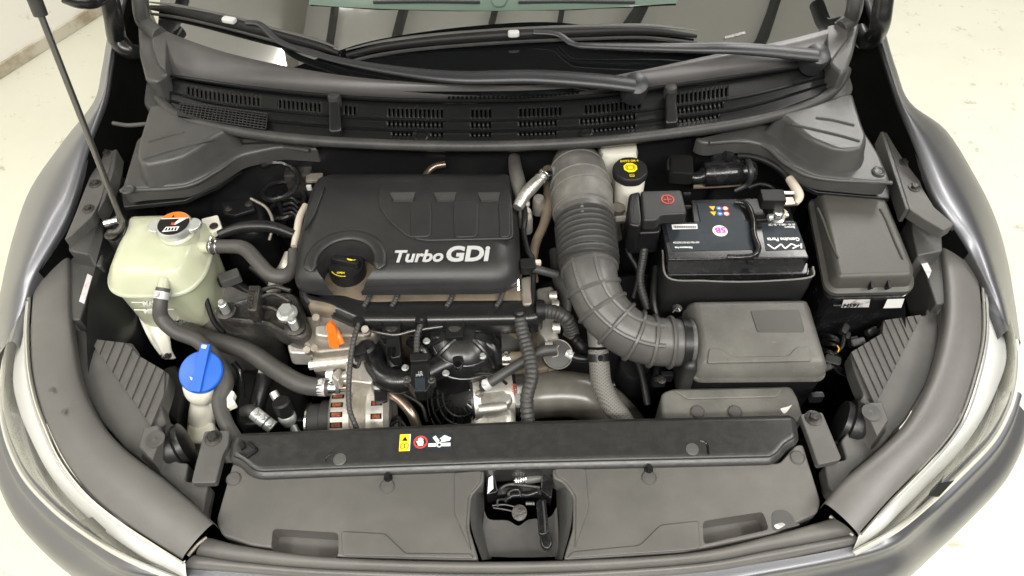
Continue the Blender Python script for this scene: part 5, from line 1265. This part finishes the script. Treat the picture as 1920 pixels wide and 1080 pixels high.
# soft sleeve round the battery
sv = thing('battery_sleeve', 'soft black insulating sleeve standing round the battery', 'sleeve', P(1380, 540, .7))
zt = BZ - .022
def prj(x, y, z): return P(x, y, z)
fr_t = [prj(1242, 470, zt + .012), prj(1252, 521, zt), prj(1320, 527, zt - .004), prj(1380, 529, zt - .006), prj(1450, 527, zt - .004), prj(1520, 520, zt), prj(1524, 500, zt + .012)]
rows = [[p, p + V((p.x - .33) * -.01, -.001, -.06), p + V((p.x - .33) * -.05, .012, -.2)] for p in fr_t]
G().grid(rows, 4, 4).obj('front_wall', 'plast', sv, ang=60, solid=.003)
G().tube([p + V(0, 0, .001) for p in fr_t], .0016, n=6, sub=6).obj('piping', 'duct2', sv)
G().add([P(1240, 400, zt), P(1243, 470, zt + .01), P(1252, 521, zt), P(1252, 521, zt) - V(0, -.01, .2), P(1240, 400, zt) - V(0, 0, .2)], [[0, 1, 2, 3, 4]]).obj('side_wall', 'black', sv)
# positive cover
pt = thing('terminal_cover', 'black plastic terminal cover with a red plus mark left of the battery', 'cover', P(1230, 390, .88))
G().prism(fillet(PP([(1201, 357), (1278, 355), (1288, 396), (1286, 400), (1240, 402), (1234, 412), (1206, 413)], .905), .006, 3), .022, .004).obj('cover_top', 'plast', pt)
G().prism(fillet(PP([(1180, 362), (1200, 357), (1206, 413), (1200, 425), (1178, 420), (1176, 390)], .898), .006, 3), .06, .005).obj('cover_side', 'black', pt)
G().prism(fillet(PP([(1178, 405), (1238, 403), (1240, 430), (1236, 436), (1182, 438)], .872), .006, 3), .05, .004).obj('cover_front', 'black', pt)
f = Frame(P(1252, 374, .9055), (1, 0, 0), (0, 1, 0)); g = f.ring(G(), 0, 0, .0108, .0016, .0004); f.bar(g, -.0065, 0, .0065, 0, .0016, .0004); f.bar(g, 0, -.0065, 0, .0065, .0016, .0004); g.obj('plus_mark', 'red', pt, recalc=False)
put('bolt_black', 'screw', P(1199, 419, .874), pt, sc=.6)
for y in (364, 388): G().box(P(1288, y, .892), .014, .006, .006).obj('hinge', 'ink', pt)

# ================================================================== FUSE BOX
fb = thing('fuse_box', 'black fuse box with a clipped plain lid beside the right headlight', 'fuse box', P(1610, 470, .75))
G().skirt(fillet(PP([(1520, 385), (1655, 380), (1708, 530), (1702, 552), (1562, 556), (1548, 540)], .845), .015, 4), [(.008, -.16), (.004, -.02), (0, -.012), (-.002, -.010), (-.002, -.004), (.002, -.002)]).obj('base', 'gloss', fb, ang=40)
fl = G().skirt(fillet(PP([(1518, 381), (1528, 376), (1640, 374), (1652, 380), (1710, 526), (1706, 546), (1562, 550), (1548, 538)], .848), .012, 4), [(-.003, -.004), (-.003, .003), (0, .005), (.004, .007), (.007, .026), (.012, .031), (.016, .032)]).obj('lid', 'lidf', fb, ang=45)
for q in ([(1533, 390), (1543, 412), (1556, 450), (1571, 484)], [(1650, 392), (1662, 415), (1677, 452), (1692, 486)]):
    tube('lid_ridge', 'lidf', [(x, y, .8803) for x, y in q], 2.2, fl, n=6, sub=3)
def latch(x, y, z):
    l_ = G()
    for dx in (-16, 16): l_.box(P(x + dx, y, z), .005, .022, .026, Matrix.Rotation(R(25), 3, 'X'), r=.001)
    l_.box(P(x, y + 3, z - .003), .024, .006, .012)
    return l_.obj('clip', 'ink', fb)
latch(1644, 531, .858); latch(1570, 371, .868)
yb = P(1630, 553, .845).y - .0045
def vlab(px, name, m):
    return G().add([PY(x, y, yb) for x, y in px], [[0, 1, 2, 3]]).obj(name, m, fb, recalc=False)
l1 = vlab([(1577, 577), (1629, 576), (1632, 561), (1582, 562)], 'label', 'paper'); vlab([(1656, 578), (1690, 577), (1696, 560), (1664, 561)], 'label', 'white')
a = PY(1579, 575, yb) + V(0, -.0006, 0); text('lettering', 'H591', a, PY(1602, 574.5, yb) - PY(1579, 575, yb), (0, 0, 1), .0135, 'ink', l1, bold=.02, sx=.9)
tube('base_rib', 'gloss', [(1562, 573, .835), (1576, 573, .835)], 2, fb, n=6)

# ================================================================== BRAKE FLUID RESERVOIR
br = thing('brake_reservoir', 'cream brake fluid reservoir with black octagonal cap printed yellow', 'reservoir', P(1180, 330, .86))
bcen = P(1182, 316, .902)
prof = []
ring0 = []
for q, z in ((.0275, -.017), (.0305, -.014), (.031, -.004), (.0295, 0), (.028, .001)):
    ring0.append([bcen + V(q * math.cos(R(22.5 + 45 * (k // 3) + (k % 3 - 1) * 12)) * (1 if k % 3 == 1 else .985), q * math.sin(R(22.5 + 45 * (k // 3) + (k % 3 - 1) * 12)) * (1 if k % 3 == 1 else .985), z) for k in range(24)])
cp_ = G().rings(ring0).obj('cap', 'plast', br)
f = Frame(bcen + V(0, 0, .001), (1, 0, 0), (0, 1, 0))
f.poly(G(), [(.0125 * math.cos(R(22.5 + 45 * k)), .0125 * math.sin(R(22.5 + 45 * k)) + .001) for k in range(8)], .0004).obj('yellow_octagon', 'yellow', cp_, recalc=False)
g = f.ring(G(), 0, .001, .0062, .001, .0008); f.ring(g, 0, .001, .0085, .0009, .0008, a0=-50, a1=50); f.ring(g, 0, .001, .0085, .0009, .0008, a0=130, a1=230); g.obj('brake_symbol', 'ink', cp_, recalc=False)
text('lettering', 'DOT3 OR 4', bcen + V(0, .0152, .0012), (1, 0, 0), (0, 1, 0), .0062, 'yellow', cp_, align='CENTER', bold=.02)
g = G(); f.bar(g, -.004, -.0185, .004, -.0185, .006, .0004); g.obj('book_symbol', 'yellow', cp_, recalc=False)
g = G(); f.bar(g, -.003, -.0185, -.0004, -.0185, .004, .0008); f.bar(g, .0004, -.0185, .003, -.0185, .004, .0008); g.obj('book_page', 'ink', cp_, recalc=False)
G().lathe(bcen + V(.001, -.002, -.025), [(.018, -.10), (.023, -.085), (.024, -.05), (.026, -.04), (.027, .004)], axis=(0, .15, 1), n=30).obj('body', 'cream', br)
G().box(P(1155, 300, .86), .07, .06, .08, r=.01).obj('rear_chamber', 'cream', br)
G().box(P(1160, 345, .82), .03, .03, .05, r=.006).obj('port', 'cream', br)

# purge canister
pcn = thing('purge_canister', 'black horizontal canister with strap and plug behind the battery', 'canister', P(1340, 320, .86))
tube('canister', 'gloss', [(1318, 327, .87), (1330, 326, .87), (1400, 321, .87), (1412, 320, .87)], [22, 24, 24, 22], pcn, n=24)
tube('canister_neck', 'gloss', [(1288, 330, .87), (1306, 334, .87), (1322, 328, .87)], [12, 12, 16], pcn, n=16)
G().box(P(1276, 318, .885), .04, .05, .03, Matrix.Rotation(R(-8), 3, 'Z'), r=.004).obj('plug', 'ink', pcn)
tube('plug_hook', 'ink', [(1254, 320, .88), (1255, 300, .89), (1266, 295, .892), (1275, 305, .89)], 4, pcn, n=8)
tube('strap', 'wiper', [(1396, 296, .88), (1404, 305, .905), (1408, 325, .90), (1402, 345, .875), (1378, 358, .86)], [4, 6, 6, 5, 4], pcn, n=8)
g = G(); rnd = random.Random(3)
pts_ = [P(1335 + 9 * k, 300 + rnd.uniform(-5, 5), .885 + rnd.uniform(-.006, .01)) for k in range(7)]
g.tube(pts_, [.006, .013, .009, .014, .010, .013, .006], n=7, sub=2); g.obj('tape_wrap', 'gloss', pcn, ang=10)
tube('bracket', 'tan', [(1300, 350, .85), (1350, 348, .85), (1390, 345, .852)], 4, pcn, n=6)

# brown box, spring coils far left behind the cover
bb = thing('turbo_actuator', 'dim bronze coloured actuator box behind the engine cover left corner', 'actuator', P(560, 345, .8))
G().box(P(566, 338, .84), .05, .04, .06, r=.004).obj('box', 'iron', bb); G().box(P(590, 334, .865), .03, .02, .008).obj('label', 'alud', bb)
G().box(P(580, 352, .856), .01, .006, .012).obj('label', 'paper', bb)
for k in range(4): tube('pipe', 'bay', [(532, 375 + 9 * k, .83), (548, 372 + 9 * k, .835), (560, 382 + 9 * k, .83)], 3, bb, n=8)
for pts in ([(560, 305, .82), (620, 312, .83), (650, 340, .83)], [(590, 295, .83), (650, 310, .84), (680, 345, .84)], [(520, 345, .80), (524, 380, .80), (533, 420, .79), (520, 440, .78)]):
    hose({305: 'thin black hose crossing the firewall behind the cover left corner', 295: 'upper thin black hose along the firewall behind the cover', 345: 'black metal bracket bar standing between turret and engine cover'}[pts[0][1]], 'bay', pts, 5)

# ================================================================== WASHER FILLER
wf = thing('washer_filler', 'cream washer fluid filler neck with a bright blue flip cap', 'filler', P(378, 740, .7))
wc = P(376, 697, .812); wax = Vector((.02, -.35, 1)).normalized()
cpb = G().lathe(wc, [(.030, -.010), (.0335, -.008), (.0338, -.001), (.032, .001), (.0001, .003)], axis=wax, n=40).obj('cap', 'blue', wf)
wu = (V(.13, 1, 0) - wax * wax.dot(V(.13, 1, 0))).normalized(); wx = wu.cross(wax)
rot = Matrix((wx, wu, wax)).transposed()
g = G(); q = [(-.0075, -.032), (.0085, -.032), (.0075, .043), (-.0065, .043)]
g.rings([[wc + rot @ V(x * 1.1, y, .001) for x, y in q], [wc + rot @ V(x, y, .006 + (.002 if y > 0 else 0)) for x, y in q]]); g.obj('cap_ridge', 'blue', cpb)
G().box(wc + rot @ V(0, .038, .009), .008, .006, .003, rot).obj('hinge_mark', 'white', cpb)
G().tube([wc + wax * -.02, P(378, 726, .775), P(380, 745, .74), P(378, 780, .70), P(376, 830, .62)], [.028, .028, .019, .021, .024], n=24, sub=6).obj('neck', 'cream', wf, ang=60)
G().prism(fillet(PP([(350, 790), (400, 788), (404, 830), (345, 830)], .70), .008), .15, .006).obj('tank_top', 'cream', wf)
G().box(P(398, 750, .745), .016, .012, .06).obj('guide', 'cream', wf)
G().prism(fillet(PP([(302, 688), (330, 680), (350, 720), (335, 800), (300, 770)], .70), .01), .3, .008).obj('shield', 'plast', wf)

# ================================================================== PROP ROD
pr = thing('prop_rod', 'long thin steel prop rod with a black grip rising at the left', 'prop rod', P(215, 430, .89))
b_, t_ = P(229, 416, .90), P(76, 27, 1.24)
e_ = b_ + (t_ - b_) * 1.35
G().tube([b_, b_.lerp(t_, .5), t_, e_], [.0046] * 4, n=12, sub=2).obj('rod', 'rod', pr)
G().tube([t_ + (t_ - b_) * .0, t_ + (t_ - b_) * .02, t_ + (t_ - b_) * .25], [.0085, .0095, .0095], n=14, sub=3).obj('grip', 'rubber', pr)
tube('rod_foot', 'iron', [(229, 416, .90), (228, 424, .897), (219, 434, .893), (205, 436, .892)], 5, pr)
g = G().skirt(fillet(PP([(205, 408), (222, 400), (236, 402), (244, 418), (236, 440), (216, 456), (202, 452), (196, 435)], .885), .008), [(0, -.03), (0, -.004), (.003, 0), (.008, -.006)]); g.obj('pivot_bracket', 'black', pr)
G().tube([P(197, 420, .895), P(222, 414, .897)], .0065, n=14, sub=1).obj('pivot_pin', 'steel', pr)
put('bolt_black', 'bolt', P(209, 440, .887), pr, sc=.9)

# ================================================================== right hand wiring
wh = thing('wiring_harness', 'tangled black wiring plugs between filter box and right headlight', 'wiring', P(1570, 650, .75))
rnd = random.Random(11)
for k in range(13):
    x, y = 1535 + rnd.uniform(0, 12), 626 + k * 5
    tube('wire', 'ink', [(x, y, .76), (x + 20, y + rnd.uniform(0, 8), .775), (x + 32, y + 12 + rnd.uniform(-4, 4), .76), (x + 40 + rnd.uniform(-6, 12), y + 20, .74)], rnd.choice((1.6, 2.2, 3.2)), wh, n=8)
for (x, y, m_) in ((1562, 665, 'green'), (1596, 636, 'red'), (1570, 648, 'amber')): tube('wire', m_, [(x, y, .777), (x + 3, y + 6, .777), (x + 1, y + 12, .776)], 1, wh, n=6)
for (x, y, s_, an) in ((1582, 618, .022, 55), (1588, 630, .016, 60), (1606, 643, .026, 10), (1600, 636, .016, 12), (1560, 676, .026, -20), (1548, 690, .02, 20), (1634, 622, .022, 25)):
    G().box(P(x, y, .775), s_, s_ * .6, s_ * .6, Matrix.Rotation(R(an), 3, 'Z') @ Matrix.Rotation(R(20), 3, 'X'), r=.003).obj('plug', 'ink' if x not in (1606, 1634) else 'black', wh)
tube('wire', 'ink', [(1582, 630, .775), (1578, 650, .772), (1560, 668, .77)], 4, wh, n=8)
# loose dark parts filling the depth of the bay
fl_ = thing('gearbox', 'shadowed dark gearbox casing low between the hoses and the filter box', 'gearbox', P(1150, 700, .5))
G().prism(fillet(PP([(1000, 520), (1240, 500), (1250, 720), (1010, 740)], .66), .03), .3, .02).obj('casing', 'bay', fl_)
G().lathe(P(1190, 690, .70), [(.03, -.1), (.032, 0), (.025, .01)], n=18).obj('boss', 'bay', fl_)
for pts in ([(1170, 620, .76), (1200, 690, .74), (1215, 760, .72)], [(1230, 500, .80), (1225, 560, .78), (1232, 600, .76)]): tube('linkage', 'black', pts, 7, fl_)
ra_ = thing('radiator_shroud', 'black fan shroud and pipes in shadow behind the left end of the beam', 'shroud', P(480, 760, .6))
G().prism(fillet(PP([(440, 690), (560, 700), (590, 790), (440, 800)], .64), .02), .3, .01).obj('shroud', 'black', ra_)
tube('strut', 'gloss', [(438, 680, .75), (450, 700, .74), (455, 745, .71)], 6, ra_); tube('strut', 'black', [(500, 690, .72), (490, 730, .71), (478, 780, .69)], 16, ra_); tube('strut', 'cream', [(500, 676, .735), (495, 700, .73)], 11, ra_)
# ================================================================== dim parts in the gaps of the bay
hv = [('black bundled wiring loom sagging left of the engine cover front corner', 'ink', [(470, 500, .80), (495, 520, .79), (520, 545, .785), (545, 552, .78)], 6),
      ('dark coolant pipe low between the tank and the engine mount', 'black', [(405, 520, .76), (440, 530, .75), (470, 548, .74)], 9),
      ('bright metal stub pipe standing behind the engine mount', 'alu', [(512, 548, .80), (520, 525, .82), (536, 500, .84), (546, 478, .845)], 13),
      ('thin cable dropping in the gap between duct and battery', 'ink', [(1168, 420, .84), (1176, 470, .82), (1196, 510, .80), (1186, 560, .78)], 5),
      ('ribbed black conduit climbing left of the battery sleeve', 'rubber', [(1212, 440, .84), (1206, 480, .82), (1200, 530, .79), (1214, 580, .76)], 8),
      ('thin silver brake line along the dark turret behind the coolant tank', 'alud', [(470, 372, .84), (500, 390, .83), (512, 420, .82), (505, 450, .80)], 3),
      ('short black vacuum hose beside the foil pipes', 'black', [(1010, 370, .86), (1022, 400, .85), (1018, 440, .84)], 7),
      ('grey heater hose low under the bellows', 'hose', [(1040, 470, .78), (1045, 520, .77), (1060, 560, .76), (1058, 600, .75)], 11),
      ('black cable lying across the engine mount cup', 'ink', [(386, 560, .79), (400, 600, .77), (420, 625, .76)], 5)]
for lab_, m_, p_, r_ in hv: hose(lab_, m_, p_, r_, ribs=(.006, .001) if 'ribbed' in lab_ else None, name='conduit' if 'ribbed' in lab_ else ('cable' if 'cable' in lab_ or 'loom' in lab_ else 'hose'))
sp = thing('suspension_spring', 'dark coil spring ends showing between turret and engine cover', 'spring', P(545, 390, .8))
c_ = P(545, 400, .79)
G().tube([c_ + V(.035 * math.cos(t * .55), .035 * math.sin(t * .55), .0042 * t - .06) for t in range(40)], .005, n=8, sub=2, raw=True).obj('coil', 'satin', sp)
mb = thing('relay_bracket', 'small dark bracket with two bolts on the turret behind the coolant tank', 'bracket', P(430, 400, .84))
G().prism(fillet(PP([(415, 380), (470, 372), (478, 392), (440, 404), (418, 400)], .84), .004), .006, .0015).obj('plate', 'bay', mb)
for x, y in ((428, 391), (466, 382)): put('bolt_black', 'bolt', P(x, y, .8405), mb, sc=.6)
cn = thing('loom_plug', 'grey square wiring plug hanging in the dark left of the engine mount', 'connector', P(425, 525, .80))
G().box(P(432, 522, .80), .035, .022, .02, Matrix.Rotation(R(25), 3, 'Z'), r=.003).obj('plug_body', 'slat', cn); G().box(P(418, 528, .795), .016, .016, .016, Matrix.Rotation(R(25), 3, 'Z'), r=.003).obj('plug_boot', 'ink', cn)
gp = thing('bypass_valve', 'dull metal valve with a pale label left of the duct upper elbow', 'valve', P(1160, 360, .84))
G().lathe(P(1158, 400, .83), [(.016, -.06), (.017, 0), (.012, .004), (.012, .016), (.0001, .017)], n=18).obj('valve_body', 'alud', gp); G().box(P(1164, 410, .835), .018, .004, .012).obj('tag', 'cream', gp)
# wing rail mounting plates and the steel lip of the shelf seen in front
for pts in ([(226, 362), (345, 352), (405, 326), (450, 296), (452, 318), (408, 348), (346, 376), (232, 388)], [(1670, 348), (1535, 338), (1476, 312), (1440, 282), (1440, 300), (1474, 332), (1532, 360), (1668, 372)]):
    G().prism(PP(pts, .885), .008, .002).obj('shelf_support', 'bay', car)

# further runners, pipes and clips on the intake side of the engine
for pts, r_ in (([(770, 640, .80), (784, 650, .81), (800, 668, .80), (806, 690, .785)], 10), ([(905, 640, .80), (925, 655, .79), (936, 680, .77)], 12), ([(800, 628, .80), (822, 634, .812), (850, 628, .812)], 7)):
    tube('runner', 'satin', pts, r_, im, n=14)
for x, y, z in ((800, 640, .82), (836, 700, .80), (905, 668, .80), (760, 690, .81)): put('bolt_zinc', 'bolt', P(x, y, z), im, sc=.55)
hose('thin fuel pipe bent along the front of the cylinder head', 'rod', [(700, 622, .83), (740, 628, .835), (776, 620, .835), (830, 612, .83)], 3)
hose('thin black lead hanging beside the alternator bracket', 'ink', [(738, 730, .78), (760, 740, .77), (790, 760, .76), (800, 790, .74)], 3, name='cable')
hose('thin black lead looping over the throttle body', 'ink', [(880, 706, .78), (900, 700, .79), (930, 704, .785), (950, 720, .77)], 3, name='cable')
